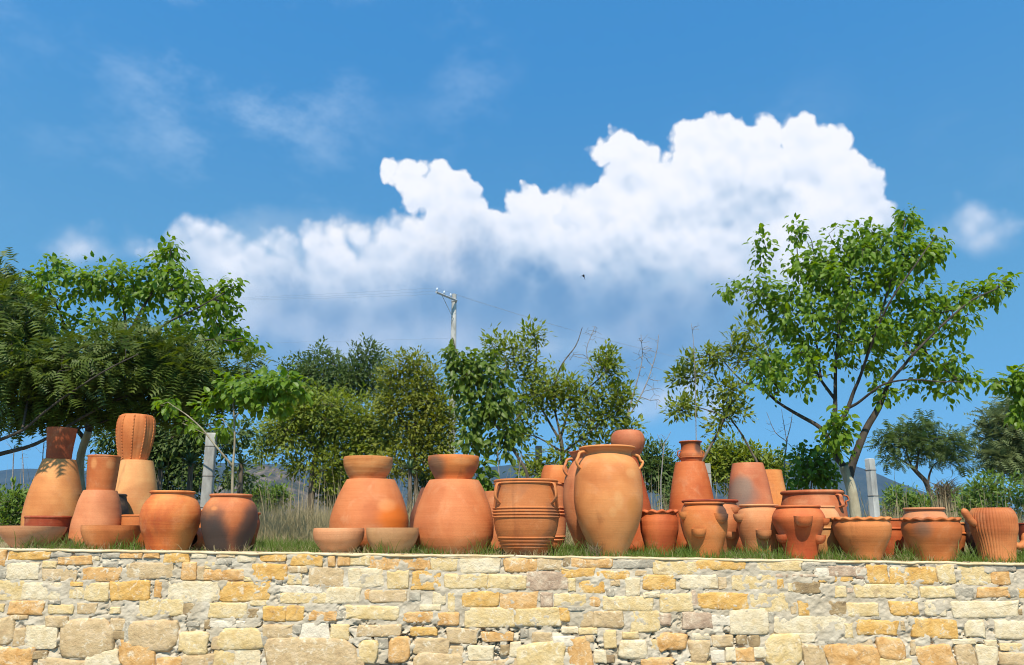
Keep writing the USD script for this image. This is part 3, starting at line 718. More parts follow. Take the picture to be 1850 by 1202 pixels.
def pot(name, label, cat, mat, cx, vref, Y, prof, base=None, closed=False, thick=0.018, group=None, mod=None, n_ang=72, wob=0.011, rim=None, rim_mat=None, bands=(), scallop=None, rx=0.0, body=None):
    """prof = [(v, half width)] in photograph pixels, top to base; rim = (v_top, half width, height px, overhang factor)."""
    X = at(cx, vref, Y)[0]
    zb = base_z(X, Y) if base is None else base
    pts = []
    for i, (v, hw) in enumerate(prof):
        z = zat(v, Y)
        r = hw / F * dcam(Y, z)
        if i == 0:
            z = zat(v, Y - r)
        if i == len(prof) - 1:
            z = zb
        r = hw / F * dcam(Y, z)
        pts.append((z - zb, r))
    pts = pts[::-1]
    zr0, zr1 = zat(prof[-1][0], Y), zat(prof[0][0], Y)           # fit the heights between base and seen rim
    ht = pts[-1][0]
    pts = [((zat(v, Y) - zr0) / (zr1 - zr0) * ht, r) for (v, _), (_, r) in zip(prof[::-1], pts)]
    keep = [pts[0]]
    for p in pts[1:]:
        if p[0] > keep[-1][0] + 0.004:
            keep.append(p)
    pts = keep
    path = thing(name, label, cat, (X, Y, zb), group, rx=rx)
    seed = len(POTS)
    part(path, body or 'body', ring_profile(pts, n_ang, closed, thick, mod, wob, seed), mat, smooth=40)
    info = dict(path=path, X=X, Y=Y, zb=zb, top=zb + pts[-1][0], f=PchipInterpolator([p[0] for p in pts], [p[1] for p in pts]), h=pts[-1][0], rmax=max(p[1] for p in pts), rbase=pts[0][1], mat=mat, name=name)
    k = dcam(Y, info['top']) / F
    info['k'] = k
    if rim:                                                     # rolled rim: half width px, height px
        hw, hp = rim
        part(path, 'rim', torus(hw * k - hp * k * 0.55, pts[-1][0] - hp * k * 0.42, hp * k * 0.55, hp * k * 0.5), rim_mat or mat, smooth=True)
    if scallop:
        hw, hp, cnt = scallop
        part(path, 'scalloped_rim', torus(hw * k - hp * k * 0.6, pts[-1][0] - hp * k * 0.16, hp * k * 0.70, hp * k * 0.36, n=cnt * 10, s=8, wave=(cnt, hp * k * 0.16, hp * k * 0.17)), rim_mat or mat, smooth=True)
    for v, hp in bands:
        z = zat(v, Y - info['rmax']) - zb
        part(path, 'band', torus(float(info['f'](z)) - 0.001, z, hp * k * 0.55, hp * k * 0.5), mat, smooth=True)
    POTS.append(info)
    return info


def zin(p, v, front=1.0):
    return zat(v, p['Y'] - front * p['rmax']) - p['zb']


# ---- left group
T1 = terra('clay_buff_left', *BUFF, smoke=0.25, seed=1.0, lo=0.3, hi=0.7)
T2 = terra('clay_pink_left', *PINK, seed=2.0)
T3 = terra('clay_buff_tall', (0.440, 0.184, 0.074), (0.530, 0.258, 0.107), (0.580, 0.331, 0.148), seed=3.0)
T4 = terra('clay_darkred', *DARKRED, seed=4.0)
T5 = terra('clay_orange_a', *ORANGE, seed=5.0)
T6 = terra('clay_orange_b', *ORANGE, seed=6.4, smoke=0.2)
T7 = terra('clay_red_a', *RED, seed=7.2)
T8 = terra('clay_red_b', *RED, seed=8.9, smoke=0.2)
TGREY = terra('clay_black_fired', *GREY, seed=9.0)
T10 = terra('clay_pink_b', *PINK, seed=10.5)
G1 = 'tall inverted jars used as stands'

a2 = pot('inverted_jar', 'tall buff upturned jar under the dark red pot, behind the shallow bowl at left', 'jar', T1, 97, 920, 7.72, [(828, 26), (866, 37), (897, 44.5), (931, 48), (955, 46), (978, 38)], closed=True)
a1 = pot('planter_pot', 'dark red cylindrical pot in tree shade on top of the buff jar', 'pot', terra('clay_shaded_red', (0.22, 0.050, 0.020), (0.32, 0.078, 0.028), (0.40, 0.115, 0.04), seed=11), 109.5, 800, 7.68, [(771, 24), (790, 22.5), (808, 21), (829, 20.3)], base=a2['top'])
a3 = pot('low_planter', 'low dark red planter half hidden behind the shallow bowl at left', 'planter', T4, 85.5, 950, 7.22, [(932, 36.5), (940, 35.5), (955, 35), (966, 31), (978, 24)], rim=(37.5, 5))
a4 = pot('shallow_bowl', 'wide shallow pinkish bowl on the grass at the left end', 'bowl', terra('clay_pale_bowl', (0.36, 0.17, 0.095), (0.46, 0.235, 0.13), (0.54, 0.30, 0.18), seed=12), 58, 960, 6.76, [(951.5, 54), (957, 52.5), (968, 45), (977, 35), (982, 29)], thick=0.022, rx=-1.5)
a6 = pot('inverted_jar', 'short pinkish upturned jar under the drip-marked cylinder pot', 'jar', T2, 177, 930, 7.22, [(885, 27), (905, 34), (926, 38), (949, 42), (968, 42.5), (984, 38)], closed=True)
a5 = pot('planter_pot', 'cylinder pot with pale petal-like drip marks on a short upturned jar', 'pot', None, 186, 850, 7.22, [(822, 26.3), (850, 25.2), (885, 23)], base=a6['top'])
a5_mat = terra('clay_drip_marked', (0.36, 0.105, 0.032), (0.44, 0.150, 0.050), (0.50, 0.195, 0.070), seed=13, spots=[sp(171, 838, 7.1, 6.5, 11, (0.56, 0.27, 0.11), 0.75, 0.07), sp(199, 838, 7.1, 7.5, 11, (0.56, 0.28, 0.12), 0.75, 0.07)])
UsdShade.MaterialBindingAPI.Apply(stage.GetPrimAtPath(a5['path'] + '/body')).Bind(a5_mat)
part(a5['path'], 'rim', torus(26.6 * a5['k'] - 0.008, a5['h'] - 0.006, 0.009, 0.011), a5_mat, smooth=True)
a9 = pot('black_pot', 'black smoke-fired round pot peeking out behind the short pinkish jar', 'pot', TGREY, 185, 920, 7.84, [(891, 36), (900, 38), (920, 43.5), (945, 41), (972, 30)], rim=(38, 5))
a8 = pot('inverted_jar', 'tall buff upturned jar carrying the ribbed cactus-shaped pot', 'jar', T3, 243, 882, 8.3, [(830, 26.5), (861, 34), (882, 38), (910, 42), (935, 43), (960, 40), (976, 35)], closed=True)


def cactus_mod(th, z):
    return 1 + 0.035 * (np.abs(np.cos(5 * th)) - 0.6)


a7 = pot('cactus_pot', 'ribbed cactus-shaped pot with beaded ridges on the tall buff jar', 'pot', terra('clay_cactus', (0.38, 0.12, 0.04), (0.49, 0.18, 0.06), (0.55, 0.235, 0.09), seed=14), 244.5, 790, 8.3, [(747, 25), (752, 28), (762, 30.5), (772, 31), (791, 29.5), (810, 26), (828, 22.5)], base=a8['top'], mod=cactus_mod, n_ang=120, wob=0.002)
for k in range(10):
    th = math.pi * (k + 0.5) / 5 + math.pi / 10 * 0
    th = k * math.pi / 5
    items = []
    for zz in np.linspace(0.02, a7['h'] - 0.02, 30):
        r = float(a7['f'](zz)) * (1 + 0.035 * 0.4)
        s = trimesh.creation.icosphere(1, 0.0095)
        items.append((np.array(s.vertices) + np.array([r * math.cos(th), r * math.sin(th), zz]), np.array(s.faces)))
    part(a7['path'], 'beaded_ridge', join(items), a7['mat'], smooth=True)
a10 = pot('shallow_bowl', 'orange-brown round bowl on the grass before the short upturned jar', 'bowl', terra('clay_bowl_orange', (0.32, 0.10, 0.032), (0.43, 0.16, 0.055), (0.52, 0.235, 0.10), seed=15.5), 201, 965, 6.72, [(949, 49), (955, 49), (966, 46), (977, 41), (988, 34)], thick=0.022)
a11 = pot('plain_planter', 'plain orange planter partly hidden behind the left round pot', 'planter', T6, 259, 950, 7.28, [(930, 36), (945, 36), (960, 33.5), (984, 28)], rim=(37, 4))
a12 = pot('round_pot', 'large round orange pot with short collar at the wall edge, no black stain', 'pot', terra('clay_round_flame', (0.36, 0.085, 0.026), (0.47, 0.145, 0.042), (0.56, 0.23, 0.075), seed=16.2, lo=0.38, hi=0.62), 308.5, 935, 6.70, [(886, 36), (891, 35.5), (896, 36.5), (905, 43), (920, 49), (934, 51), (955, 48.5), (975, 42), (998, 35.5)], rim=(38.5, 5))
a14 = pot('round_pot', 'large round pot with a big black fire stain at the wall edge', 'pot', None, 415, 935, 6.70, [(892, 34.5), (896, 34), (901, 35.5), (910, 42), (925, 47.5), (938, 48.5), (955, 47), (978, 41), (999, 34.5)], rim=(37, 5))
a14_mat = terra('clay_black_stained', (0.36, 0.11, 0.045), (0.45, 0.16, 0.065), (0.52, 0.22, 0.09), seed=17, spots=[sp(379, 965, 6.58, 38, 54, SOOT, 0.98, 0.28), sp(394, 985, 6.53, 24, 60, SOOT, 0.97, 0.28), sp(450, 984, 6.55, 32, 42, (0.060, 0.048, 0.045), 0.96, 0.25), sp(462, 945, 6.65, 20, 46, (0.08, 0.055, 0.05), 0.9, 0.25), sp(390, 919, 6.52, 7, 4, (0.56, 0.24, 0.09), 0.6)])
for c in ('body', 'rim'):
    UsdShade.MaterialBindingAPI.Apply(stage.GetPrimAtPath(a14['path'] + '/' + c)).Bind(a14_mat)
a13 = pot('plain_planter', 'small orange pot mostly hidden between the two large round pots', 'planter', T5, 380, 940, 7.42, [(921, 18), (935, 19), (955, 21), (985, 17)], rim=(20, 4))
a15 = pot('plain_planter', 'reddish rimmed pot peeking out right of the black-stained round pot', 'planter', T8, 441, 940, 7.22, [(926, 26), (932, 25), (942, 28), (960, 25), (985, 18)], rim=(28.5, 4))
# jug lying on its side, mouth towards the wall edge
jx = at(361, 975, 7.05)
jug = thing('fallen_jug', 'jug lying on its side with dark round mouth between the round pots', 'jug', (jx[0], 7.05, base_z(jx[0], 7.05) + 0.098))
jp = ring_profile([(0, 0.05), (0.06, 0.092), (0.15, 0.10), (0.22, 0.085), (0.27, 0.065), (0.30, 0.07)], 48, False, 0.012)
part(jug, 'body', (np.stack([jp[0][:, 0], -jp[0][:, 2] + 0.1, jp[0][:, 1]], 1), jp[1]), T10, smooth=40)

# ---- middle group
b2 = pot('inverted_jar', 'big conical upturned jar with bright flame mark behind the two front bowls', 'jar', None, 668, 930, 7.30, [(864, 43), (880, 51), (894, 57.5), (922, 67), (939, 70.5), (960, 71), (978, 66), (992, 56)], closed=True)
b2_mat = terra('clay_flame_mark', (0.42, 0.145, 0.055), (0.50, 0.20, 0.085), (0.56, 0.26, 0.12), seed=18, spots=[sp(720, 935, 6.98, 38, 30, (0.54, 0.15, 0.02), 0.9, 0.3), sp(700, 912, 6.98, 18, 13, (0.62, 0.33, 0.15), 0.45)])
UsdShade.MaterialBindingAPI.Apply(stage.GetPrimAtPath(b2['path'] + '/body')).Bind(b2_mat)
b1 = pot('deep_bowl', 'plain buff-orange bowl resting on the conical jar left of centre', 'bowl', terra('clay_bowl_buff', (0.36, 0.145, 0.045), (0.48, 0.22, 0.08), (0.56, 0.30, 0.125), seed=19, streak=0.6), 665, 840, 7.30, [(822.5, 43), (828, 44), (838, 43), (850, 38.5), (858, 34), (863, 31.5)], base=b2['top'], thick=0.024)
b3 = pot('deep_bowl', 'pinkish rounded bowl at the wall edge, left one of the front pair', 'bowl', terra('clay_bowl_pink', (0.44, 0.20, 0.105), (0.53, 0.27, 0.145), (0.58, 0.33, 0.19), seed=20), 612, 970, 6.66, [(954, 44), (962, 45.5), (974, 44), (986, 38), (995, 31), (1001, 26)], thick=0.024, rx=0.0)
b4 = pot('deep_bowl', 'tan-grey rounded bowl at the wall edge, right one of the front pair', 'bowl', terra('clay_bowl_tan', *TAN, seed=21), 709, 970, 6.66, [(953.5, 46.5), (961, 47), (973, 45), (985, 40), (994, 34), (1001, 29)], thick=0.024)
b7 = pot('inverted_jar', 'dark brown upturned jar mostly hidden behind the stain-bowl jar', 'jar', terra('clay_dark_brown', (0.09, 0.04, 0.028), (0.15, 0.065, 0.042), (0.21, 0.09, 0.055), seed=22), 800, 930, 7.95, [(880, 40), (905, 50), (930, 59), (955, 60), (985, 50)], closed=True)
b6 = pot('inverted_jar', 'big pinkish-orange conical upturned jar under the fire-stained bowl', 'jar', terra('clay_jar_mid', (0.40, 0.130, 0.050), (0.49, 0.190, 0.080), (0.55, 0.245, 0.115), seed=23), 819.5, 945, 6.98, [(865, 44.5), (880, 53), (894, 58.5), (922, 68), (949, 72.5), (965, 72), (981, 67), (997, 56)], closed=True)
b5 = pot('deep_bowl', 'bowl with grey and orange fire stains on the conical jar at centre', 'bowl', None, 819.5, 840, 6.98, [(820.5, 45.5), (826, 46.5), (836, 45), (848, 40), (857, 35), (863.5, 32.5)], base=b6['top'], thick=0.024)
b5_mat = terra('clay_bowl_stained', (0.40, 0.115, 0.035), (0.50, 0.165, 0.05), (0.56, 0.22, 0.07), seed=24, spots=[sp(782, 846, 6.8, 24, 26, (0.16, 0.11, 0.075), 0.85, 0.2), sp(835, 832, 6.72, 20, 6, (0.60, 0.29, 0.12), 0.55), sp(855, 850, 6.8, 14, 10, (0.30, 0.09, 0.05), 0.6)])
UsdShade.MaterialBindingAPI.Apply(stage.GetPrimAtPath(b5['path'] + '/body')).Bind(b5_mat)
b8 = pot('plain_planter', 'pale pink planter squeezed between the conical jar and the banded barrel pot', 'planter', T10, 893, 930, 7.60, [(887, 19), (910, 20), (940, 19), (985, 15)])

# ---- centre: barrel pot and tall jars
c1 = pot('barrel_pot', 'barrel-shaped banded pot with two strap handles at the wall edge', 'pot', terra('clay_barrel', (0.30, 0.105, 0.038), (0.40, 0.150, 0.052), (0.47, 0.195, 0.075), seed=25, smoke=0.6), 950.5, 930, 6.75, [(864, 57.5), (870, 57), (878, 56), (895, 57.5), (925, 59.5), (950, 57), (970, 51), (990, 42), (1001, 34)], rim=(58.5, 5), bands=[(871, 3.2), (917, 3.6), (922.5, 3.6), (928, 3.6), (933.5, 3.6), (972, 3.4), (978, 3.4), (984, 3.4), (989.5, 3.4)])
for phi, lab in ((-1.57 - 0.93, None), (-1.57 + 0.86, None)):
    z1, z0 = zin(c1, 875, 0.6), zin(c1, 909, 0.6)
    r1, r0 = float(c1['f'](z1)), float(c1['f'](z0))
    part(c1['path'], 'handle', loop_handle(phi, [(r1 - 0.02, z1 + 0.004), (r1 + 0.032, z1 + 0.006), (r1 + 0.052, z1 - 0.035), (r0 + 0.05, (z0 + z1) / 2 - 0.02), (r0 + 0.026, z0 + 0.02), (r0 - 0.015, z0 - 0.012)], 0.036, 0.018), c1['mat'], smooth=50)
c2b = pot('barrel_pot', 'banded barrel pot half hidden behind the front barrel and the big jar', 'pot', T10, 985, 920, 7.78, [(872, 36), (890, 37), (915, 38), (950, 37), (985, 28)], rim=(38, 4), bands=[(917, 3), (923, 3), (929, 3), (970, 3), (976, 3)])
c2a = pot('inverted_jar', 'small orange upturned jar on the hidden banded barrel behind', 'jar', T5, 1003, 855, 7.78, [(840, 20), (850, 24), (862, 26.5), (872, 27.5)], base=c2b['top'], closed=True)
c3 = pot('tall_jar', 'tall pinkish jar with loop handle, directly behind the biggest jar', 'jar', T10, 1069, 900, 7.30, [(813, 41), (818, 36), (825, 33), (840, 40), (860, 48), (895, 52), (930, 48), (965, 35), (990, 26)], thick=0.02)
c4 = pot('tall_jar', 'biggest tall jar, pale buff with two ear handles at the wall edge', 'jar', None, 1099, 900, 6.74, [(803, 49.5), (806, 49), (809, 46), (813, 42.5), (818, 42), (826, 48), (840, 55.5), (862, 60), (895, 62), (920, 60), (950, 52.5), (975, 42), (1005, 27.5)], thick=0.022)
c4_mat = terra('clay_big_jar', (0.46, 0.175, 0.060), (0.54, 0.238, 0.088), (0.58, 0.295, 0.122), seed=26, lo=0.3, hi=0.7, spots=[sp(1118, 905, 6.45, 9, 18, (0.62, 0.40, 0.19), 0.32), sp(1108, 925, 6.43, 7, 10, (0.62, 0.40, 0.19), 0.3), sp(1140, 855, 6.5, 10, 9, (0.62, 0.40, 0.19), 0.3), sp(1145, 915, 6.5, 14, 18, (0.47, 0.21, 0.06), 0.55)])
UsdShade.MaterialBindingAPI.Apply(stage.GetPrimAtPath(c4['path'] + '/body')).Bind(c4_mat)
part(c4['path'], 'rim', torus(47.0 * c4['k'], c4['h'] - 0.010, 0.022, 0.012), c4_mat, smooth=True)


def ear(p, phi, v_top, v_bot, width=0.034, thick=0.024, out=0.05, mat=None):
    z1, z0 = zin(p, v_top, 0.2), zin(p, v_bot, 0.2)
    r1, r0 = float(p['f'](min(z1, p['h']))), float(p['f'](z0))
    part(p['path'], 'handle', loop_handle(phi, [(r1 - 0.015, z1 - 0.012), (r1 + 0.02, z1), (r1 + 0.055 + out * 0.3, z1 - 0.012), (r1 + 0.062 + out * 0.5, z1 - 0.05), (r0 + out * 0.75, z0 + 0.055), (r0 + 0.018, z0 + 0.012), (r0 - 0.012, z0 - 0.012)], width, thick), mat or p['mat'], smooth=50)


ear(c4, math.pi + 0.42, 817, 846, mat=c4_mat)
ear(c4, -0.05, 821, 846, mat=c4_mat)
ear(c3, math.pi + 0.30, 829, 858)
c6 = pot('inverted_jar', 'tall red upturned jar behind the biggest jar, carrying a round pot', 'jar', T7, 1133, 900, 8.05, [(822, 19), (849, 27), (880, 35), (914, 43), (950, 47), (982, 42)], closed=True)
c5 = pot('globe_pot', 'upturned globe-shaped pot perched highest, above the biggest jar', 'pot', terra('clay_globe', (0.36, 0.12, 0.06), (0.43, 0.165, 0.085), (0.48, 0.21, 0.115), seed=27), 1134, 795, 8.05, [(776, 21), (780, 26), (787, 29.5), (796, 30.5), (808, 28), (816, 24.5), (823, 19)], base=c6['top'], closed=True)
c7 = pot('scalloped_pot', 'small red pot with wavy rim beside the biggest jar', 'pot', terra('clay_scallop_red', *RED, seed=28), 1191, 950, 6.98, [(923, 31), (930, 31.5), (940, 34), (950, 34), (970, 30), (996, 23)], scallop=(34, 8, 11))

# ---- pots with planting pockets
d2 = pot('inverted_jar', 'tall red conical upturned jar carrying the tiny two-handled pot', 'jar', terra('clay_red_cone', (0.33, 0.075, 0.024), (0.42, 0.115, 0.036), (0.48, 0.155, 0.055), seed=29), 1249, 890, 8.1, [(833, 25.5), (861, 32.5), (886, 37.5), (906, 40.5), (930, 43), (955, 43), (982, 37)], closed=True)
d1 = pot('small_jar', 'tiny waisted pot with two handles on top of the red cone', 'jar', None, 1248, 815, 8.1, [(796, 19.3), (799, 18), (805, 16.8), (812, 18), (819, 21), (823, 21.3), (827, 20), (832.5, 18)], base=d2['top'], thick=0.012)
d1_mat = terra('clay_small_jar', (0.30, 0.085, 0.03), (0.40, 0.13, 0.045), (0.46, 0.17, 0.06), seed=30, spots=[sp(1262, 808, 8.0, 8, 13, (0.07, 0.05, 0.045), 0.9)])
UsdShade.MaterialBindingAPI.Apply(stage.GetPrimAtPath(d1['path'] + '/body')).Bind(d1_mat)
part(d1['path'], 'rim', torus(19.0 * d1['k'], d1['h'] - 0.004, 0.009, 0.008), d1_mat, smooth=True)
part(d1['path'], 'band', torus(20.8 * d1['k'], zin(d1, 825.5), 0.007, 0.006), d1_mat, smooth=True)
for phi in (math.pi + 0.1, 0.15):
    r_ = d1['rmax']
    part(d1['path'], 'handle', loop_handle(phi, [(r_ * 0.82, 0.125), (r_ + 0.012, 0.118), (r_ + 0.02, 0.09), (r_ + 0.012, 0.062), (r_ * 0.9, 0.055)], 0.02, 0.014), d1_mat, smooth=50)
d3 = pot('pocket_pot', 'wide dark-rimmed pot with planting pockets behind the orange pocket pot', 'planter', terra('clay_pocket_back', (0.33, 0.12, 0.055), (0.42, 0.17, 0.08), (0.48, 0.22, 0.11), seed=31, smoke=0.6), 1284, 940, 7.35, [(902, 46), (907, 45.5), (915, 50), (935, 54), (955, 50), (978, 40), (990, 35)], rim=(50, 5), rim_mat=T4)
d4 = pot('pocket_pot', 'orange pot with three half-bowl pockets and a black mark at right', 'planter', None, 1273.5, 945, 6.78, [(907, 32), (912, 33), (920, 38), (937, 40.5), (955, 38.5), (975, 32), (999, 25)], rim=(36, 4.5))
d4_mat = terra('clay_pocket_orange', (0.38, 0.115, 0.035), (0.47, 0.16, 0.05), (0.53, 0.215, 0.075), seed=32, spots=[sp(1306, 925, 6.65, 14, 22, (0.07, 0.05, 0.045), 0.9, 0.2), sp(1238, 912, 6.65, 7, 10, (0.12, 0.08, 0.07), 0.7)])
for c in ('body', 'rim'):
    UsdShade.MaterialBindingAPI.Apply(stage.GetPrimAtPath(d4['path'] + '/' + c)).Bind(d4_mat)


def pockets(p, mat, spots):
    for u, v, hw in spots:
        k = p['k']
        xr = (at(u, v, p['Y'] - 0.5 * p['rmax'])[0] - p['X'])
        z = zat(v, p['Y'] - p['rmax']) - p['zb']
        r = float(p['f'](min(max(z, 0.02), p['h'])))
        xr = max(-0.985 * r, min(0.985 * r, xr))
        phi = -math.acos(xr / r)
        a = hw * k
        part(p['path'], 'pocket', pocket(phi, r - 0.02, z + 0.2 * a, a * 1.08, a * 1.15, a * 1.3, 0.12), mat, smooth=60)


pockets(d4, d4_mat, [(1229, 926, 12), (1299, 930, 13.5), (1259, 957, 12.5)])
pockets(d3, d3['mat'], [(1325, 918, 11), (1315, 962, 11)])
d5 = pot('pocket_pot', 'pale cream-orange pocket pot just left of the red one', 'planter', terra('clay_pocket_pale', (0.42, 0.175, 0.075), (0.51, 0.24, 0.115), (0.56, 0.30, 0.155), seed=33), 1372, 945, 6.96, [(911, 31), (915, 31.5), (923, 36), (938, 39.5), (955, 37.5), (975, 32), (997, 27)], rim=(34.5, 4))
pockets(d5, d5['mat'], [(1336, 930, 13), (1375, 960, 13.5)])
d6 = pot('pocket_pot', 'bright red pocket pot with narrow waist at the wall edge', 'planter', terra('clay_pocket_red', (0.36, 0.080, 0.026), (0.45, 0.120, 0.040), (0.50, 0.165, 0.06), seed=34), 1443, 945, 6.64, [(913, 36), (917, 36.5), (924, 41), (937, 45.5), (952, 42), (968, 36), (985, 31.5), (1000, 29), (1015, 28.5)], rim=(39, 4))
pockets(d6, d6['mat'], [(1443, 935, 15), (1404, 968, 12), (1481, 969, 12.5), (1491, 938, 10)])
d7 = pot('inverted_jar', 'upturned jar with grey smoke cloud on its left side', 'jar', None, 1354, 890, 7.98, [(835, 26.5), (861, 33), (884, 37), (906, 40.5), (930, 43), (955, 43), (982, 37)], closed=True)
d7_mat = terra('clay_grey_cloud', (0.38, 0.125, 0.06), (0.45, 0.165, 0.085), (0.50, 0.205, 0.11), seed=35, spots=[sp(1328, 893, 7.8, 38, 32, (0.17, 0.13, 0.115), 0.92, 0.3), sp(1338, 876, 7.75, 24, 20, (0.24, 0.18, 0.15), 0.7, 0.2)])
UsdShade.MaterialBindingAPI.Apply(stage.GetPrimAtPath(d7['path'] + '/body')).Bind(d7_mat)
d8 = pot('inverted_jar', 'golden-orange upturned jar half hidden right of the grey-clouded jar', 'jar', terra('clay_golden', (0.42, 0.145, 0.04), (0.53, 0.22, 0.07), (0.58, 0.28, 0.10), seed=36), 1387, 880, 8.6, [(848, 25.5), (870, 29), (895, 33), (930, 36), (960, 36), (980, 32)], closed=True)
d9 = pot('handled_basin', 'widest pot, a rolled-rim basin with side handles behind the red pocket pot', 'pot', terra('clay_basin', (0.29, 0.085, 0.036), (0.38, 0.125, 0.052), (0.44, 0.165, 0.078), seed=37, smoke=0.3), 1468, 910, 8.0, [(885, 51), (890, 50.5), (897, 52), (910, 56), (928, 57.5), (950, 54), (975, 42)], rim=(54, 7))
ear(d9, -0.12, 895, 916, 0.03, 0.018, 0.02)
z1, z0 = zin(d9, 893), zin(d9, 915)
r1 = float(d9['f'](z1))
part(d9['path'], 'handle', loop_handle(-1.57 + 0.53, [(r1 - 0.01, z1), (r1 + 0.045, z1 - 0.01), (r1 + 0.05, (z0 + z1) / 2), (float(d9['f'](z0)) + 0.04, z0 + 0.01), (float(d9['f'](z0)) - 0.01, z0 - 0.01)], 0.05, 0.02), d9['mat'], smooth=50)
d10 = pot('round_pot', 'cream round pot half hidden between the basin and red pocket pot', 'pot', terra('clay_cream_round', (0.44, 0.20, 0.09), (0.54, 0.28, 0.14), (0.60, 0.35, 0.19), seed=38), 1477, 935, 7.45, [(914, 29), (917, 29.5), (923, 34), (935, 38.5), (950, 38), (985, 27)], rim=(31, 4))
d11 = pot('frilled_planter', 'cream and olive planter with a frilled band beside the red pocket pot', 'planter', terra('clay_olive', (0.36, 0.175, 0.07), (0.45, 0.25, 0.11), (0.52, 0.32, 0.16), seed=39), 1491, 950, 7.02, [(934, 34), (938, 32), (950, 29), (957, 28), (975, 26.5), (996, 23)], rim=(36, 4), bands=[(954, 4)])

# ---- right group
e1 = pot('scalloped_pot', 'wide orange pot with wavy rim right of the red pocket pot, plain', 'pot', terra('clay_scallop_a', (0.37, 0.125, 0.040), (0.46, 0.175, 0.056), (0.52, 0.22, 0.08), seed=40), 1557, 955, 6.66, [(936, 45), (941, 46), (951, 48.5), (965, 47), (985, 39.5), (1000, 33), (1015, 28.5)], scallop=(49, 8, 14))
e2 = pot('frilled_planter', 'reddish planter with a dotted band between the two wide wavy-rim pots', 'planter', T8, 1606, 950, 7.12, [(937, 25), (945, 24), (958, 23.5), (980, 20), (1000, 17)], rim=(26, 4), bands=[(955, 4)])
e3 = pot('round_pot', 'round collared pot with grey smudge behind the right wavy-rim pot', 'pot', None, 1671, 940, 7.52, [(917, 31), (921, 31), (927, 34), (938, 40), (950, 42), (975, 36), (990, 28)], rim=(34.5, 4.5))
e3_mat = terra('clay_collared', (0.38, 0.15, 0.075), (0.46, 0.205, 0.105), (0.52, 0.26, 0.14), seed=41, spots=[sp(1687, 930, 7.2, 9, 12, (0.20, 0.14, 0.11), 0.75)])
for c in ('body', 'rim'):
    UsdShade.MaterialBindingAPI.Apply(stage.GetPrimAtPath(e3['path'] + '/' + c)).Bind(e3_mat)
e4 = pot('scalloped_pot', 'wide wavy-rim pot with a grey smudge on its belly', 'pot', None, 1682, 955, 6.68, [(937, 44), (943, 46), (955, 48.5), (968, 47), (985, 41), (1000, 35.5), (1016, 31)], scallop=(48.5, 8, 14))
e4_mat = terra('clay_scallop_b', (0.36, 0.115, 0.036), (0.45, 0.165, 0.052), (0.50, 0.21, 0.075), seed=42, spots=[sp(1672, 957, 6.42, 18, 26, (0.15, 0.095, 0.065), 0.85), sp(1660, 975, 6.42, 6, 9, (0.24, 0.12, 0.06), 0.5)])
for c in ('body', 'scalloped_rim'):
    UsdShade.MaterialBindingAPI.Apply(stage.GetPrimAtPath(e4['path'] + '/' + c)).Bind(e4_mat)
e5 = pot('frilled_planter', 'orange planter with a frilled band, right of the grey-smudged wavy-rim pot', 'planter', T6, 1713, 955, 7.16, [(944, 24), (950, 25), (962, 27), (980, 23), (1002, 17)], rim=(26.5, 4), bands=[(964, 4)])
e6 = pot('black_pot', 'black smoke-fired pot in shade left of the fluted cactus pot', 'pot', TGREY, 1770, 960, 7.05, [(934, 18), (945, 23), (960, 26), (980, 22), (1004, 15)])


def flute(th, z):
    return 1 + 0.022 * (np.abs(np.sin(22 * th)) - 0.5)


e7 = pot('fluted_cactus_pot', 'fluted cactus-shaped pot with two stubby arms at the right end', 'pot', terra('clay_fluted', (0.37, 0.125, 0.045), (0.46, 0.18, 0.068), (0.52, 0.23, 0.095), seed=43), 1796, 960, 6.68, [(917, 29.5), (920, 31.5), (927, 35.5), (938, 37.5), (955, 37.3), (973, 33.5), (995, 30), (1019, 28.5)], mod=flute, n_ang=264, wob=0.003)


def arm(p, pts, rad, name='arm'):
    P = catmull(pts, 18)
    R = np.array([rad * min(1.0, 0.35 + 0.65 * math.sin(min(1.0, (17 - k) / 3.2) * math.pi / 2)) for k in range(18)])
    R = np.maximum(R, rad * 0.25)
    part(p['path'], name, tube(P, R, 12, True), p['mat'], smooth=True)


r_, z_ = e7['rmax'], zin(e7, 945)
kx = e7['k']
arm(e7, [(-r_ * 0.93, -0.02, z_ - 0.01), (-r_ - 0.03, -0.03, z_ + 0.02), (-r_ - 0.065, -0.035, z_ + 0.075), (-r_ - 0.09, -0.03, z_ + 0.125)], 0.032)
zr = zin(e7, 988)
arm(e7, [(r_ * 0.82, -0.02, zr + 0.01), (r_ + 0.01, -0.03, zr), (r_ + 0.055, -0.03, zr + 0.04), (r_ + 0.062, -0.03, zr + 0.115)], 0.031)
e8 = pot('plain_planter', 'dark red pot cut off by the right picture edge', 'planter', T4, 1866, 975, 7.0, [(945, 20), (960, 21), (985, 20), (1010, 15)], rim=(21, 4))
for i, p in enumerate(POTS):
    for q_ in POTS[i + 1:]:
        d = math.hypot(p['X'] - q_['X'], p['Y'] - q_['Y'])
        if d > 0.05 and d < p['rmax'] + q_['rmax'] - 0.01 and not (p['top'] < q_['zb'] + 0.02 or q_['top'] < p['zb'] + 0.02):
            print('overlap', p['path'], q_['path'], round(d - p['rmax'] - q_['rmax'], 3))

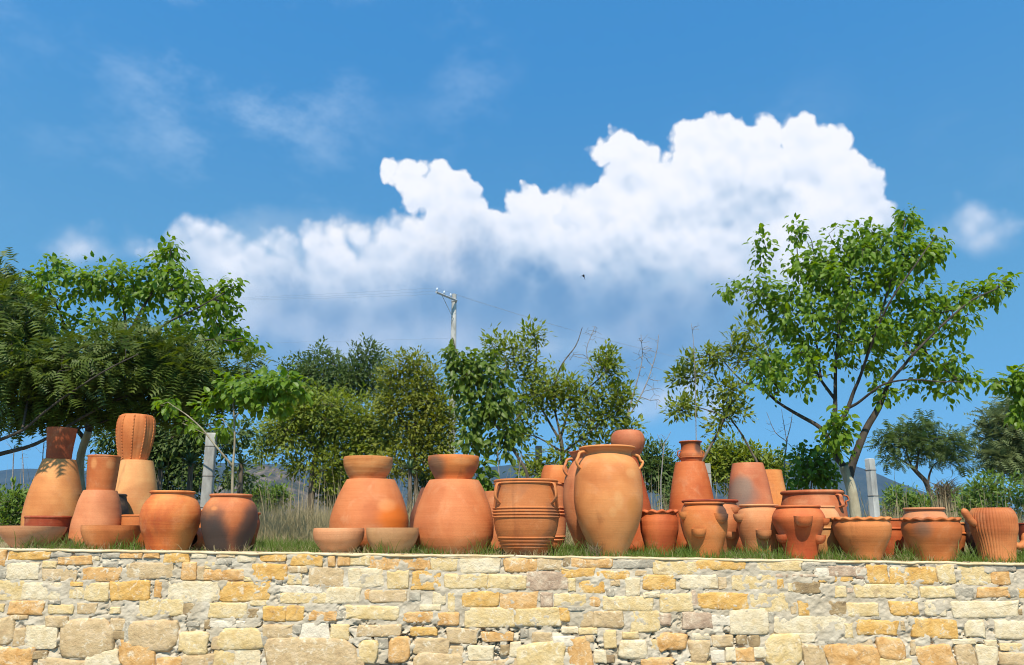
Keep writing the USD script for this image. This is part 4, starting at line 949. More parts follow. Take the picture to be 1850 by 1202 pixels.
# ------------------------------------------------------------------ vegetation
BARK = noisy('bark_grey_brown', [(0.055, 0.042, 0.030), (0.11, 0.085, 0.06), (0.19, 0.155, 0.11)], scale=9, stretch=(1, 1, 0.3), bump=0.9, bump_scale=26, bdist=0.02)
BARK_PALE = noisy('bark_pale', [(0.16, 0.13, 0.085), (0.30, 0.25, 0.16), (0.42, 0.37, 0.25)], scale=7, stretch=(1, 1, 0.4), bump=0.6, bump_scale=26, bdist=0.012)
BARK_DARK = noisy('bark_dark', [(0.030, 0.024, 0.018), (0.060, 0.047, 0.034), (0.10, 0.08, 0.06)], scale=9, stretch=(1, 1, 0.3), bump=0.8, bump_scale=26, bdist=0.02)
TWIG_DEAD = noisy('dead_twig', [(0.15, 0.125, 0.11), (0.24, 0.21, 0.19), (0.32, 0.29, 0.26)], scale=9, bump=0.3)

L_BRIGHT = leafmat('leaf_bright', [(0.099, 0.175, 0.012), (0.186, 0.291, 0.014), (0.329, 0.433, 0.019), (0.525, 0.566, 0.031)], trans=0.45, patch=0.4)
L_MID = leafmat('leaf_mid', [(0.075, 0.148, 0.014), (0.136, 0.235, 0.020), (0.239, 0.345, 0.025)], trans=0.40)
L_VINE = leafmat('leaf_vine', [(0.088, 0.137, 0.016), (0.145, 0.206, 0.020), (0.233, 0.300, 0.025)], trans=0.42)
L_FEATHER = leafmat('leaf_feathery', [(0.067, 0.099, 0.011), (0.125, 0.164, 0.017), (0.221, 0.234, 0.022)], trans=0.30, rough=0.55)
L_OLIVE = leafmat('leaf_olive', [(0.116, 0.154, 0.017), (0.232, 0.271, 0.024), (0.400, 0.398, 0.036), (0.569, 0.488, 0.054)], trans=0.36, rough=0.55, patch=0.5)
L_DARK = leafmat('leaf_dark_mesquite', [(0.062, 0.100, 0.022), (0.125, 0.177, 0.034), (0.214, 0.262, 0.048)], trans=0.3, rough=0.6, patch=0.5)
L_YELLOW = leafmat('leaf_yellowing', [(0.105, 0.138, 0.017), (0.229, 0.235, 0.022), (0.456, 0.356, 0.026), (0.737, 0.454, 0.030)], trans=0.36, rough=0.55, patch=0.7)
L_GREYGREEN = leafmat('leaf_grey_green', [(0.114, 0.147, 0.055), (0.177, 0.216, 0.078), (0.252, 0.284, 0.102)], trans=0.28, rough=0.6)
L_SHRUB = leafmat('leaf_shrub', [(0.091, 0.154, 0.021), (0.158, 0.230, 0.030), (0.264, 0.306, 0.042)], trans=0.33, rough=0.55)

# leaf templates: x along the leaf, y across, z up
BROAD = (np.array([(0, 0, 0), (0.30, 0.30, 0.05), (0.34, 0, -0.03), (0.30, -0.30, 0.05), (0.68, 0.24, 0.0), (0.72, 0, -0.08), (0.68, -0.24, 0.0), (1.0, 0, -0.20)]), np.array([(0, 2, 1), (0, 3, 2), (1, 2, 5), (1, 5, 4), (2, 3, 6), (2, 6, 5), (4, 5, 7), (5, 6, 7)]))
KITE = (np.array([(0, 0, 0), (0.45, 0.21, 0.03), (1.0, 0, -0.06), (0.45, -0.21, 0.03)]), np.array([(0, 2, 1), (0, 3, 2)]))


def frond(pairs=7, ll=0.36, lw=0.075):
    V, f = [], []
    for k in range(pairs):
        x = 0.12 + 0.84 * k / (pairs - 1)
        dz = -0.32 * x * x
        for s in (-1, 1):
            n = len(V)
            l_ = ll * (1 - 0.45 * abs(x - 0.45))
            tip = np.array([x + 0.10, s * l_, dz - 0.10 * l_])
            V += [(x - lw / 2, 0, dz), (x + lw / 2, 0, dz), tuple(tip)]
            f += [(n, n + 1, n + 2)]
    n = len(V)
    V += [(0, -0.012, 0), (0, 0.012, 0), (0.55, 0, -0.09), (1.0, 0, -0.30)]
    f += [(n, n + 1, n + 2), (n + 1, n + 3, n + 2)]
    return np.array(V), np.array(f)


FROND = frond(5, 0.42, 0.15)
SPRIG = frond(5, 0.42, 0.16)


class Skeleton:
    def __init__(self):
        self.P, self.par, self.r = [], [], []
        self.limbs, self.paths = [], []

    def add_limb(self, pts, r0, r1, join_=True, n=None, wiggle=0.0, rng=None):
        P = catmull(pts, n or max(8, 5 * len(pts)))
        if wiggle and rng is not None:
            w = rng.normal(0, wiggle, P.shape)
            w[0] = w[-1] = 0
            P = P + w
        R = r0 + (r1 - r0) * np.linspace(0, 1, len(P)) ** 0.85
        prev = -1
        if join_ and self.P:
            prev = int(np.argmin(np.linalg.norm(np.array(self.P) - P[0], axis=1)))
        for p, r in zip(P, R):
            self.P.append(p)
            self.par.append(prev)
            self.r.append(r)
            prev = len(self.P) - 1
        self.limbs.append((P, R))

    def grow(self, C, rng, tip=0.0022, up=0.12, step=0.22, kink=0.05, power=0.42, rmax=0.03):
        base = np.array(self.P)
        d = np.array([np.linalg.norm(base - c, axis=1).min() for c in C])
        buf = np.zeros((len(base) + len(C) * 8, 3))
        n = len(base)
        buf[:n] = base
        for c in C[np.argsort(d)]:
            v = c - buf[:n]
            dist = np.linalg.norm(v, axis=1)
            cost = dist * (1 + 0.55 * np.clip(-v[:, 2] / np.maximum(dist, 1e-6), 0, 1))
            j = int(np.argmin(cost))
            L_ = dist[j]
            if L_ < 1e-3:
                continue
            k = int(np.clip(math.ceil(L_ / step), 1, 7))
            p0 = buf[j].copy()
            q0 = self.par[j]
            dirp = rows((p0 - self.P[q0])[None])[0] if q0 >= 0 else np.array([0, 0, 1.0])
            ctrl = p0 + dirp * 0.35 * L_ + np.array([0, 0, up * L_])
            chain = [j]
            pts = [p0]
            for t in np.arange(1, k + 1) / k:
                p = (1 - t) ** 2 * p0 + 2 * t * (1 - t) * ctrl + t * t * c
                if t < 1:
                    p = p + rng.normal(0, kink * L_ / k, 3)
                self.P.append(p)
                self.par.append(chain[-1])
                self.r.append(None)
                buf[n] = p
                n += 1
                chain.append(len(self.P) - 1)
                pts.append(p)
            self.paths.append(chain)
        w = np.zeros(len(self.P))
        for ch in self.paths:
            w[ch[-1]] += 1
        for i in range(len(self.P) - 1, -1, -1):
            if self.par[i] >= 0:
                w[self.par[i]] += w[i]
        self.tipr = lambda i: min(tip * max(w[i], 1) ** power, rmax)
        self.w = w

    def twigs(self, sides=4):
        items = []
        for ch in self.paths:
            P = np.array([self.P[i] for i in ch])
            R = np.array([self.tipr(i) for i in ch])
            R[0] = R[1]
            items.append(tube(P, R, sides if R[0] < 0.012 else 6, False))
        return join(items) if items else None


def blob_points(rng, blobs, Y, dens=1.0):
    """Cluster points in the crown volumes: (u, v, half width px, half height px, count[, dY, rY])."""
    out = []
    for b in blobs:
        u, v, ru, rv, n = b[:5]
        dY = b[5] if len(b) > 5 else 0.0
        c = at(u, v, Y + dY)
        k = dcam(Y + dY, c[2]) / F
        rY = b[6] if len(b) > 6 else 0.75 * (ru + rv) * 0.5 * k + 0.12
        m = int(max(1, round(n * dens)))
        q = rng.normal(0, 1, (m, 3))
        q = rows(q) * rng.uniform(0, 1, (m, 1)) ** 0.42
        out.append(c + q * np.array([ru * k, rY, rv * k]))
    return np.vstack(out)


def leaves_for(rng, sk, n_leaf, spread, size, tmpl, droop=0.5, only=None, size_var=0.45):
    """Leaves along the outer part of every grown twig."""
    pos, dr = [], []
    for ch in sk.paths:
        P = np.array([sk.P[i] for i in ch])
        seg = P[-1] - P[0]
        L_ = np.linalg.norm(seg)
        m = rng.poisson(n_leaf)
        if m == 0:
            continue
        t = 1 - rng.uniform(0, 1, m) ** 1.4 * 0.75
        idx = t * (len(P) - 1)
        i0 = np.clip(idx.astype(int), 0, len(P) - 2)
        p = P[i0] + (P[i0 + 1] - P[i0]) * (idx - i0)[:, None]
        o = rows(rng.normal(0, 1, (m, 3))) * spread * rng.uniform(0.15, 1, (m, 1)) ** 0.7
        pos.append(p + o)
        d = rows(o) * 0.7 + rows(seg[None]) * 0.45 + np.array([0, 0, -droop]) + rng.normal(0, 0.30, (m, 3))
        dr.append(d)
    pos, dr = np.vstack(pos), np.vstack(dr)
    nz = np.array([0, 0, 0.45]) + 0.8 * SUN_D + rng.normal(0, 0.45, pos.shape) + rows(pos - pos.mean(0)) * 0.25     # leaves turn towards the sun
    s = size * rng.uniform(1 - size_var, 1 + size_var, len(pos))
    return scatter(tmpl[0], tmpl[1], pos, dr, nz, s)


def px(path, Y):
    return [at(p[0], p[1], p[2] if len(p) > 2 else Y) for p in path]


def tree(name, label, cat, Y, limbs, blobs, leaf, lmat, bark, seed, group=None, dens=1.0, tip=0.0022, up=0.12, rmax=0.03, trunk_name='trunk', bark2=None, foot=True, kink=0.05, step=0.22, wiggle=0.0):
    """limbs: (pixel path, radius px at start, radius px at end), the first one the trunk; leaf = (per twig, spread m, size m, template, droop)."""
    rng = np.random.default_rng(seed)
    sk = Skeleton()
    path = None
    for i, (pp, r0, r1) in enumerate(limbs):
        P = px(pp, Y)
        k = dcam(Y, P[0][2]) / F
        if i == 0:
            if foot:
                g = float(ground_z(P[0][0], P[0][1])) - 0.06
                P[0][2] = min(P[0][2], g) if P[0][2] < g + 0.4 else g
            path = thing(name, label, cat, (0, 0, 0), group)
        sk.add_limb(P, r0 * k, r1 * k, i > 0, wiggle=wiggle, rng=rng)
    for i, (P, R) in enumerate(sk.limbs):
        part(path, trunk_name if i == 0 else 'limb', tube(P, R, 10 if R[0] > 0.03 else 6, True), (bark2 if (bark2 and i == 0) else bark), smooth=True)
    if blobs:
        C = blob_points(rng, blobs, Y, dens)
        sk.grow(C, rng, tip=tip, up=up, rmax=rmax, kink=kink, step=step)
        part(path, 'twigs', sk.twigs(), bark, smooth=True, kind='stuff')
    if leaf:
        per, spread, size, tmpl, droop = leaf
        part(path, 'crown', leaves_for(rng, sk, per, spread, size, tmpl, droop), lmat, kind='stuff')
    return path, sk


# the big broadleaf tree on the right
tree('broadleaf_tree', 'big bright green tree with forked trunk rising behind the right-hand pots', 'tree', 10.0,
     [([(1549, 985), (1546, 935), (1540, 893), (1532, 864), (1524, 842)], 10.5, 8.2),
      ([(1533, 864), (1540, 838), (1552, 806), (1566, 773), (1585, 741), (1597, 712)], 8.0, 5.2),
      ([(1597, 712, 9.9), (1609, 688, 9.8), (1633, 661, 9.7), (1650, 640, 9.6), (1700, 590, 9.5), (1752, 545, 9.5), (1800, 522, 9.5)], 3.6, 1.2),
      ([(1524, 842), (1508, 821, 10.1), (1494, 789, 10.2), (1478, 770, 10.3), (1441, 749, 10.4), (1407, 728, 10.5), (1372, 700, 10.6), (1340, 690, 10.6)], 6.2, 1.4),
      ([(1508, 821, 10.05), (1507, 790, 10.1), (1509, 741, 10.1), (1509, 707, 10.1), (1510, 653, 10.1), (1515, 580, 10.1), (1500, 500, 10.2), (1475, 440, 10.2)], 5.5, 1.2),
      ([(1509, 775, 9.9), (1529, 744, 9.9), (1542, 709, 9.85), (1556, 675, 9.8), (1580, 600, 9.8), (1615, 490, 9.8), (1636, 395, 9.8)], 4.6, 1.0),
      ([(1533, 737, 9.9), (1550, 728, 9.8), (1577, 707, 9.6), (1601, 693, 9.5), (1645, 686, 9.4), (1700, 690, 9.3), (1735, 690, 9.3)], 2.8, 0.9),
      ([(1509, 722, 10.1), (1486, 691, 10.3), (1472, 665, 10.4), (1440, 600, 10.5), (1400, 545, 10.6), (1335, 518, 10.6)], 3.2, 0.9),
      ([(1484, 690, 10.3), (1470, 590, 10.7), (1445, 490, 10.9), (1438, 425, 10.9)], 2.2, 0.8),
      ([(1556, 675, 9.8), (1600, 560, 9.3), (1660, 470, 9.2), (1692, 425, 9.2)], 2.4, 0.8),
      ([(1510, 650, 10.1), (1535, 560, 10.7), (1560, 480, 10.9), (1575, 430, 10.9)], 2.2, 0.8)],
     [(1530, 555, 130, 110, 120), (1590, 470, 95, 55, 62), (1485, 480, 60, 55, 36), (1390, 525, 50, 35, 20), (1325, 515, 25, 12, 5), (1410, 575, 55, 45, 24), (1425, 660, 72, 50, 34), (1370, 680, 30, 30, 8), (1690, 560, 80, 60, 44), (1775, 528, 42, 20, 18), (1815, 512, 20, 10, 6),
      (1700, 672, 55, 48, 26), (1745, 690, 18, 20, 6), (1600, 620, 100, 60, 36), (1636, 405, 13, 30, 9), (1440, 415, 12, 15, 5), (1368, 445, 14, 22, 6), (1693, 430, 18, 35, 10), (1512, 425, 14, 16, 5), (1570, 425, 30, 22, 10), (1660, 470, 40, 40, 14), (1515, 780, 26, 42, 22, -0.25, 0.25), (1590, 715, 14, 20, 5)],
     (13.5, 0.17, 0.086, BROAD, 0.75), L_BRIGHT, BARK_DARK, 101, dens=1.2, tip=0.0024, bark2=BARK_PALE, rmax=0.022)

# broadleaf tree on the left, behind the feathery one
tree('broadleaf_tree', 'bright green broadleaf tree behind the left-hand pots, trunk beside the drip-marked pot', 'tree', 10.8,
     [([(148, 990), (147, 900), (144, 856), (147, 819), (160, 780)], 8.5, 6.5),
      ([(160, 780), (178, 735, 10.8), (196, 695, 10.8), (222, 640, 10.8), (226, 575, 10.8), (214, 535, 10.9), (190, 490, 10.9)], 6.0, 1.2),
      ([(196, 695, 10.8), (236, 600, 10.7), (252, 568, 10.7), (280, 520, 10.7), (304, 490, 10.7), (309, 445, 10.7)], 4.2, 0.9),
      ([(200, 690, 10.8), (262, 620, 10.6), (300, 585, 10.5), (350, 560, 10.4), (405, 530, 10.4)], 3.6, 0.9),
      ([(160, 780, 10.8), (140, 700, 10.9), (120, 600, 11.0), (90, 530, 11.0), (60, 510, 11.0)], 4.6, 1.0),
      ([(205, 690, 10.8), (290, 640, 10.4), (370, 615, 10.3), (440, 618, 10.3)], 3.0, 0.8),
      ([(150, 790, 10.8), (110, 740, 10.9), (60, 680, 11.0), (10, 600, 11.0)], 4.0, 1.0)],
     [(140, 510, 55, 38, 34), (100, 480, 18, 15, 6), (215, 500, 60, 38, 32), (262, 520, 45, 40, 24), (310, 490, 35, 40, 22), (308, 450, 10, 18, 6), (350, 530, 48, 40, 28), (395, 560, 45, 40, 24), (418, 522, 14, 12, 5), (430, 620, 28, 16, 11), (455, 622, 10, 7, 3), (400, 605, 40, 24, 14), (340, 590, 50, 35, 20),
      (60, 525, 55, 38, 26), (10, 540, 50, 50, 24), (90, 590, 70, 50, 28), (190, 580, 70, 50, 26), (20, 640, 60, 60, 22), (300, 640, 90, 40, 26)],
     (13.0, 0.17, 0.092, BROAD, 0.75), L_BRIGHT, BARK_DARK, 202, dens=1.1, bark2=BARK_PALE, tip=0.0024, rmax=0.022)

# feathery tree reaching in from the left
tree('feathery_tree', 'dark feathery-leaved tree whose long limbs reach in from the left edge', 'tree', 9.5,
     [([(-190, 985), (-150, 900), (-95, 850), (-30, 828)], 9, 6.5),
      ([(-30, 828), (10, 818), (60, 804), (110, 778), (160, 748, 9.6), (230, 715, 9.7), (310, 690, 9.8), (380, 665, 9.9)], 4.6, 0.9),
      ([(-60, 838), (-10, 800, 9.3), (40, 778, 9.2), (80, 745, 9.1), (120, 715, 9.0), (190, 670, 8.9), (250, 640, 8.9)], 3.8, 0.9),
      ([(110, 778), (170, 768, 9.8), (240, 742, 10.0), (320, 735, 10.2), (400, 725, 10.3)], 2.4, 0.8),
      ([(-95, 850), (-80, 760, 9.2), (-40, 660, 8.6), (5, 575, 7.7), (0, 562, 6.9)], 5.5, 0.9),
      ([(40, 778, 9.2), (60, 700, 9.4), (120, 640, 9.6), (200, 610, 9.9)], 2.4, 0.8)],
     [(120, 680, 110, 50, 100, 0, 0.7), (230, 645, 110, 48, 92, 0.2, 0.7), (320, 680, 90, 46, 78, 0.4, 0.7), (385, 690, 52, 42, 44, 0.5, 0.6), (330, 640, 60, 30, 30, 0.3, 0.6), (40, 650, 90, 65, 85, 0, 0.8), (20, 570, 60, 50, 52, 0, 0.7), (0, 505, 50, 25, 16, 0, 0.5), (60, 735, 75, 30, 44, 0.2, 0.5), (190, 730, 85, 28, 46, 0.5, 0.5), (300, 740, 60, 25, 28, 0.8, 0.5), (455, 655, 28, 8, 5, 0.5, 0.2), (-60, 640, 60, 90, 26, 0, 0.8), (8, 562, 26, 14, 8, -2.6, 0.25)],
     (12.5, 0.21, 0.16, FROND, 0.40), L_FEATHER, BARK_DARK, 303, tip=0.0022, up=0.05, rmax=0.016)

# sapling behind the black-stained pot
tree('sapling', 'slender pale-stemmed sapling with bright leaves growing behind the black-stained pot', 'tree', 8.7,
     [([(419, 985), (419, 925), (420, 878), (421, 840), (424, 800), (423, 760), (421, 722)], 3.6, 1.2),
      ([(420, 842), (408, 828, 8.65), (385, 800, 8.6), (365, 775, 8.55), (340, 752, 8.5), (315, 735, 8.5)], 2.4, 0.8),
      ([(424, 757), (434, 743, 8.7), (448, 738, 8.7), (480, 733, 8.7), (515, 712, 8.7)], 1.7, 0.6),
      ([(423, 782), (412, 770), (400, 755)], 1.0, 0.5)],
     [(455, 705, 48, 28, 26), (505, 690, 36, 26, 18), (535, 705, 18, 18, 6), (400, 715, 22, 22, 8, 0.5, 0.15), (425, 690, 25, 18, 9, 0.3, 0.15), (375, 730, 18, 18, 5, 0.5, 0.15), (345, 770, 20, 16, 4, 0.3, 0.15), (290, 725, 26, 14, 5), (400, 775, 14, 12, 3, 0.3, 0.1), (500, 735, 30, 12, 6)],
     (11.0, 0.11, 0.09, BROAD, 0.7), L_BRIGHT, BARK_PALE, 404, dens=1.3, tip=0.0018)

# row of thorny trees beyond the fence
MS = 'thorny field trees in the middle distance'
tree('mesquite_tree', 'tall dark green tree standing highest behind the olive one, left of the utility pole', 'tree', 25.0,
     [([(610, 960), (612, 860), (605, 780), (600, 720)], 6, 3.5), ([(605, 780), (560, 720, 25), (535, 690, 25)], 3, 1), ([(603, 760), (640, 700, 25), (660, 640, 25)], 3, 0.8), ([(603, 740), (590, 690), (585, 660)], 2.4, 0.9)],
     [(590, 690, 75, 40, 120), (545, 690, 42, 38, 50), (650, 680, 45, 36, 56), (660, 640, 22, 20, 16), (610, 655, 30, 14, 18), (550, 655, 16, 18, 8), (700, 700, 30, 40, 30), (690, 650, 16, 20, 8), (580, 640, 14, 16, 6)],
     (34, 0.40, 0.15, KITE, 0.1), L_DARK, BARK, 501, tip=0.004, rmax=0.05)
tree('mesquite_tree', 'broad olive-green thorny tree with low spreading crown above the dry grass', 'tree', 18.0,
     [([(556, 960), (563, 890), (566, 850), (575, 810), (590, 780)], 7, 4.5), ([(575, 810), (540, 785, 17.8), (505, 772, 17.6)], 3, 1), ([(590, 780), (640, 760, 18), (690, 750, 18)], 3, 1), ([(586, 790), (600, 740, 18.3), (610, 705, 18.4)], 2.8, 1)],
     [(600, 745, 95, 48, 170), (525, 765, 48, 34, 62), (655, 770, 65, 40, 76), (490, 790, 30, 24, 24), (560, 800, 60, 24, 36), (700, 790, 50, 30, 40), (545, 725, 40, 20, 24), (480, 815, 24, 22, 12), (600, 825, 60, 26, 40), (655, 815, 50, 24, 34), (600, 860, 40, 30, 26), (530, 840, 24, 20, 12)],
     (32, 0.30, 0.115, KITE, 0.15), L_OLIVE, BARK, 502, tip=0.0034, rmax=0.04)
tree('mesquite_tree', 'yellowing bushy tree beside the utility pole, its top leaves golden', 'tree', 17.0,
     [([(752, 960), (752, 880), (748, 820), (750, 760)], 5, 3.2), ([(750, 800), (720, 750), (705, 710)], 2.4, 0.9), ([(750, 780), (775, 730), (780, 690)], 2.4, 0.9)],
     [(748, 700, 48, 45, 92), (745, 660, 36, 22, 32), (765, 755, 52, 42, 80), (700, 730, 30, 40, 32), (790, 800, 46, 34, 46), (730, 800, 48, 28, 34), (760, 835, 50, 22, 30), (705, 840, 26, 26, 18), (800, 850, 30, 24, 16), (800, 740, 30, 50, 40), (700, 680, 16, 24, 10)],
     (32, 0.27, 0.105, KITE, 0.1), L_YELLOW, BARK, 503, tip=0.0032, rmax=0.035)
tree('thicket_tree', 'dark shaded thicket tree behind the cactus pot and the left fence post', 'tree', 14.0,
     [([(300, 960), (302, 880), (306, 820), (310, 780)], 4, 2.4), ([(305, 830), (270, 790), (250, 770)], 2, 0.8), ([(306, 810), (345, 775), (365, 760)], 2, 0.8)],
     [(300, 800, 50, 40, 75), (345, 790, 38, 40, 52), (260, 800, 40, 40, 50), (330, 840, 40, 24, 32), (200, 780, 40, 40, 30), (400, 800, 24, 30, 18), (440, 790, 30, 20, 14), (250, 850, 60, 30, 40), (340, 870, 50, 30, 36), (190, 850, 40, 40, 26), (440, 860, 30, 20, 12)],
     (26, 0.24, 0.115, KITE, 0.2), L_DARK, BARK, 504, tip=0.003, rmax=0.03)
tree('climbing_vine_shrub', 'broad-leaved vine shrub smothering the lower utility pole', 'shrub', 13.5,
     [([(968, 960), (955, 868), (935, 825), (905, 782), (880, 742), (862, 700)], 3.4, 1.8), ([(880, 742), (850, 690), (826, 640), (818, 610)], 1.6, 0.7), ([(895, 765), (905, 710), (915, 660)], 1.5, 0.7), ([(905, 782), (930, 760), (945, 740)], 1.3, 0.6)],
     [(845, 665, 32, 32, 32), (880, 690, 42, 42, 48), (905, 735, 36, 38, 34), (830, 700, 28, 40, 26), (820, 640, 18, 18, 10), (860, 745, 36, 26, 20), (925, 780, 20, 18, 9), (890, 640, 14, 14, 6), (900, 800, 40, 26, 18), (850, 790, 30, 30, 16)],
     (9.5, 0.19, 0.125, BROAD, 0.8), L_VINE, BARK, 505, tip=0.0026)
tree('open_shrub_tree', 'open-branched small-leaved tree with tangled grey limbs, right of the vine', 'tree', 15.5,
     [([(1012, 960), (1013, 870), (1016, 820), (1012, 785)], 5, 3.2), ([(1014, 800), (985, 750), (955, 690), (925, 640)], 2.6, 0.8), ([(1013, 790), (1030, 740), (1065, 700), (1100, 670)], 2.6, 0.8), ([(1015, 820), (1060, 785), (1110, 745), (1140, 715)], 2.4, 0.7), ([(960, 700), (970, 640), (965, 600)], 1.6, 0.6), ([(1012, 785), (1000, 720), (1012, 665), (1040, 625), (1052, 592)], 2.2, 0.6), ([(1014, 815), (970, 790), (930, 780)], 1.8, 0.7), ([(1018, 835), (1060, 820), (1100, 800), (1140, 780)], 1.8, 0.7)],
     [(935, 650, 40, 34, 34), (965, 605, 22, 18, 12), (900, 620, 34, 18, 13), (990, 700, 45, 38, 44), (1095, 665, 32, 30, 22), (1105, 715, 42, 30, 36), (1040, 715, 42, 34, 32), (955, 720, 42, 40, 34), (1060, 770, 60, 26, 22), (1130, 770, 32, 26, 22), (935, 780, 34, 24, 20), (1060, 800, 40, 20, 12), (1095, 640, 22, 14, 8), (1000, 830, 40, 24, 16), (960, 850, 36, 24, 14), (1085, 740, 40, 24, 18)],
     (17, 0.22, 0.12, KITE, 0.0), L_OLIVE, BARK, 506, dens=1.25, tip=0.0034, rmax=0.03, kink=0.14)
tree('dead_tree', 'leafless grey tree of fine bare twigs against the sky, right of centre', 'tree', 16.5,
     [([(1118, 960), (1122, 850), (1132, 760), (1148, 700)], 3, 1.6), ([(1132, 760), (1165, 700), (1185, 640), (1190, 605)], 1.4, 0.6), ([(1148, 700), (1160, 650), (1158, 605)], 1.2, 0.5), ([(1125, 800), (1090, 700), (1060, 640), (1075, 590)], 1.4, 0.5)],
     [(1165, 640, 30, 42, 60), (1180, 690, 20, 36, 24), (1070, 605, 18, 24, 22), (1040, 640, 24, 24, 16), (1190, 720, 18, 30, 12)],
     None, None, TWIG_DEAD, 507, tip=0.0035, kink=0.12, rmax=0.02)
tree('leaning_tree', 'sparse olive-leaved tree with crossing pale trunks left of the big right tree', 'tree', 13.5,
     [([(1225, 965), (1250, 870), (1272, 827), (1300, 777), (1317, 737), (1350, 697), (1375, 660), (1398, 630)], 3.4, 1.2), ([(1392, 965), (1372, 850), (1358, 818), (1340, 785), (1320, 757)], 2.6, 1.5), ([(1352, 695), (1340, 688), (1320, 668), (1302, 648), (1280, 640)], 1.6, 0.6), ([(1317, 737), (1300, 700), (1290, 670)], 1.3, 0.6), ([(1320, 757), (1290, 745), (1250, 735), (1225, 745)], 1.4, 0.6)],
     [(1285, 645, 32, 18, 24), (1255, 670, 26, 16, 14), (1228, 683, 14, 8, 7), (1232, 735, 26, 20, 22), (1310, 705, 40, 26, 26), (1322, 742, 32, 24, 20), (1345, 640, 30, 26, 20), (1325, 620, 18, 10, 8), (1385, 650, 32, 28, 18), (1350, 600, 30, 20, 12), (1240, 650, 14, 10, 6), (1290, 770, 16, 8, 6)],
     (16, 0.18, 0.115, KITE, 0.0), L_OLIVE, BARK, 508, tip=0.003, kink=0.12, rmax=0.02)
tree('dead_sapling', 'single tall bare stem with a wispy tip left of the leaning tree', 'dead plant', 13.0,
     [([(1262, 960), (1258, 800), (1256, 690), (1253, 620), (1249, 585)], 1.0, 0.5)], [(1258, 592, 18, 14, 10), (1250, 640, 8, 14, 5)], None, None, TWIG_DEAD, 509, tip=0.0022)
tree('bare_shrub', 'bare grey shrub with three thin forks left of the big right tree', 'shrub', 12.0,
     [([(1416, 960), (1416, 880), (1418, 830), (1422, 795)], 1.8, 1.2), ([(1420, 800), (1428, 770), (1432, 745)], 1.0, 0.5), ([(1420, 797), (1400, 780), (1385, 745)], 0.9, 0.4), ([(1421, 795), (1415, 760), (1412, 740)], 0.8, 0.4)],
     [(1400, 770, 20, 26, 12), (1425, 765, 18, 20, 8)], None, None, TWIG_DEAD, 510, tip=0.002)
tree('bare_shrub', 'thin crooked bare stem beside the red cone with the tiny pot', 'shrub', 11.0,
     [([(1198, 960), (1194, 890), (1196, 845), (1200, 800)], 1.5, 0.8), ([(1199, 815), (1192, 795), (1188, 785)], 0.7, 0.4), ([(1200, 802), (1208, 788), (1212, 780)], 0.6, 0.4)],
     [(1200, 790, 12, 12, 5)], None, None, TWIG_DEAD, 511, tip=0.0018)
tree('field_bush', 'rounded olive bush behind the tiny pot and the grey-clouded jar', 'bush', 21.0,
     [([(1320, 960), (1320, 880), (1318, 840)], 4, 2.5), ([(1319, 860), (1280, 835)], 2, 1), ([(1319, 850), (1360, 830)], 2, 1)],
     [(1315, 822, 48, 28, 95), (1280, 838, 30, 26, 40), (1370, 836, 42, 26, 58), (1330, 860, 70, 24, 50), (1405, 850, 24, 20, 18)],
     (28, 0.28, 0.14, KITE, 0.1), L_OLIVE, BARK, 512, tip=0.003)
tree('field_bush', 'dark green bush behind the red jar with the globe pot', 'bush', 19.0,
     [([(1200, 960), (1200, 890), (1200, 850)], 3, 2), ([(1200, 870), (1175, 840)], 1.6, 0.8)],
     [(1195, 845, 36, 40, 66), (1215, 870, 26, 30, 32), (1165, 830, 22, 44, 36), (1230, 880, 20, 26, 16)],
     (28, 0.25, 0.13, KITE, 0.1), L_DARK, BARK, 513, tip=0.003)
tree('leafy_shrub', 'bright leafy shrub at the foot of the big right tree', 'shrub', 11.3,
     [([(1462, 965), (1465, 890), (1470, 845)], 2, 1.2), ([(1466, 870), (1440, 825)], 1.2, 0.6), ([(1468, 850), (1490, 810)], 1.2, 0.6)],
     [(1462, 850, 38, 34, 42), (1440, 815, 24, 18, 14), (1490, 830, 26, 34, 24), (1500, 870, 24, 26, 16), (1430, 870, 20, 20, 12)],
     (10, 0.11, 0.085, BROAD, 0.4), L_MID, BARK, 514, tip=0.002)
tree('umbrella_tree', 'small flat-topped thorn tree standing alone right of the right fence post', 'tree', 20.5,
     [([(1690, 960), (1682, 900), (1679, 888), (1672, 870), (1660, 857), (1647, 843)], 5.5, 3.6), ([(1647, 843), (1630, 832), (1610, 822)], 2.2, 0.8), ([(1655, 851), (1660, 820), (1672, 795)], 2.4, 0.9), ([(1676, 880), (1680, 855), (1690, 838), (1720, 820)], 2.2, 0.8), ([(1647, 843), (1638, 815), (1640, 790)], 2.0, 0.8)],
     [(1618, 798, 32, 22, 38), (1650, 790, 40, 28, 52), (1690, 795, 46, 28, 58), (1725, 812, 36, 18, 32), (1668, 768, 32, 14, 22), (1612, 832, 24, 8, 12), (1590, 800, 18, 14, 9), (1740, 838, 26, 8, 12), (1752, 800, 12, 10, 6), (1690, 825, 40, 16, 24)],
     (8, 0.22, 0.17, SPRIG, 0.1), L_DARK, BARK_DARK, 515, tip=0.0034, rmax=0.04, kink=0.1)
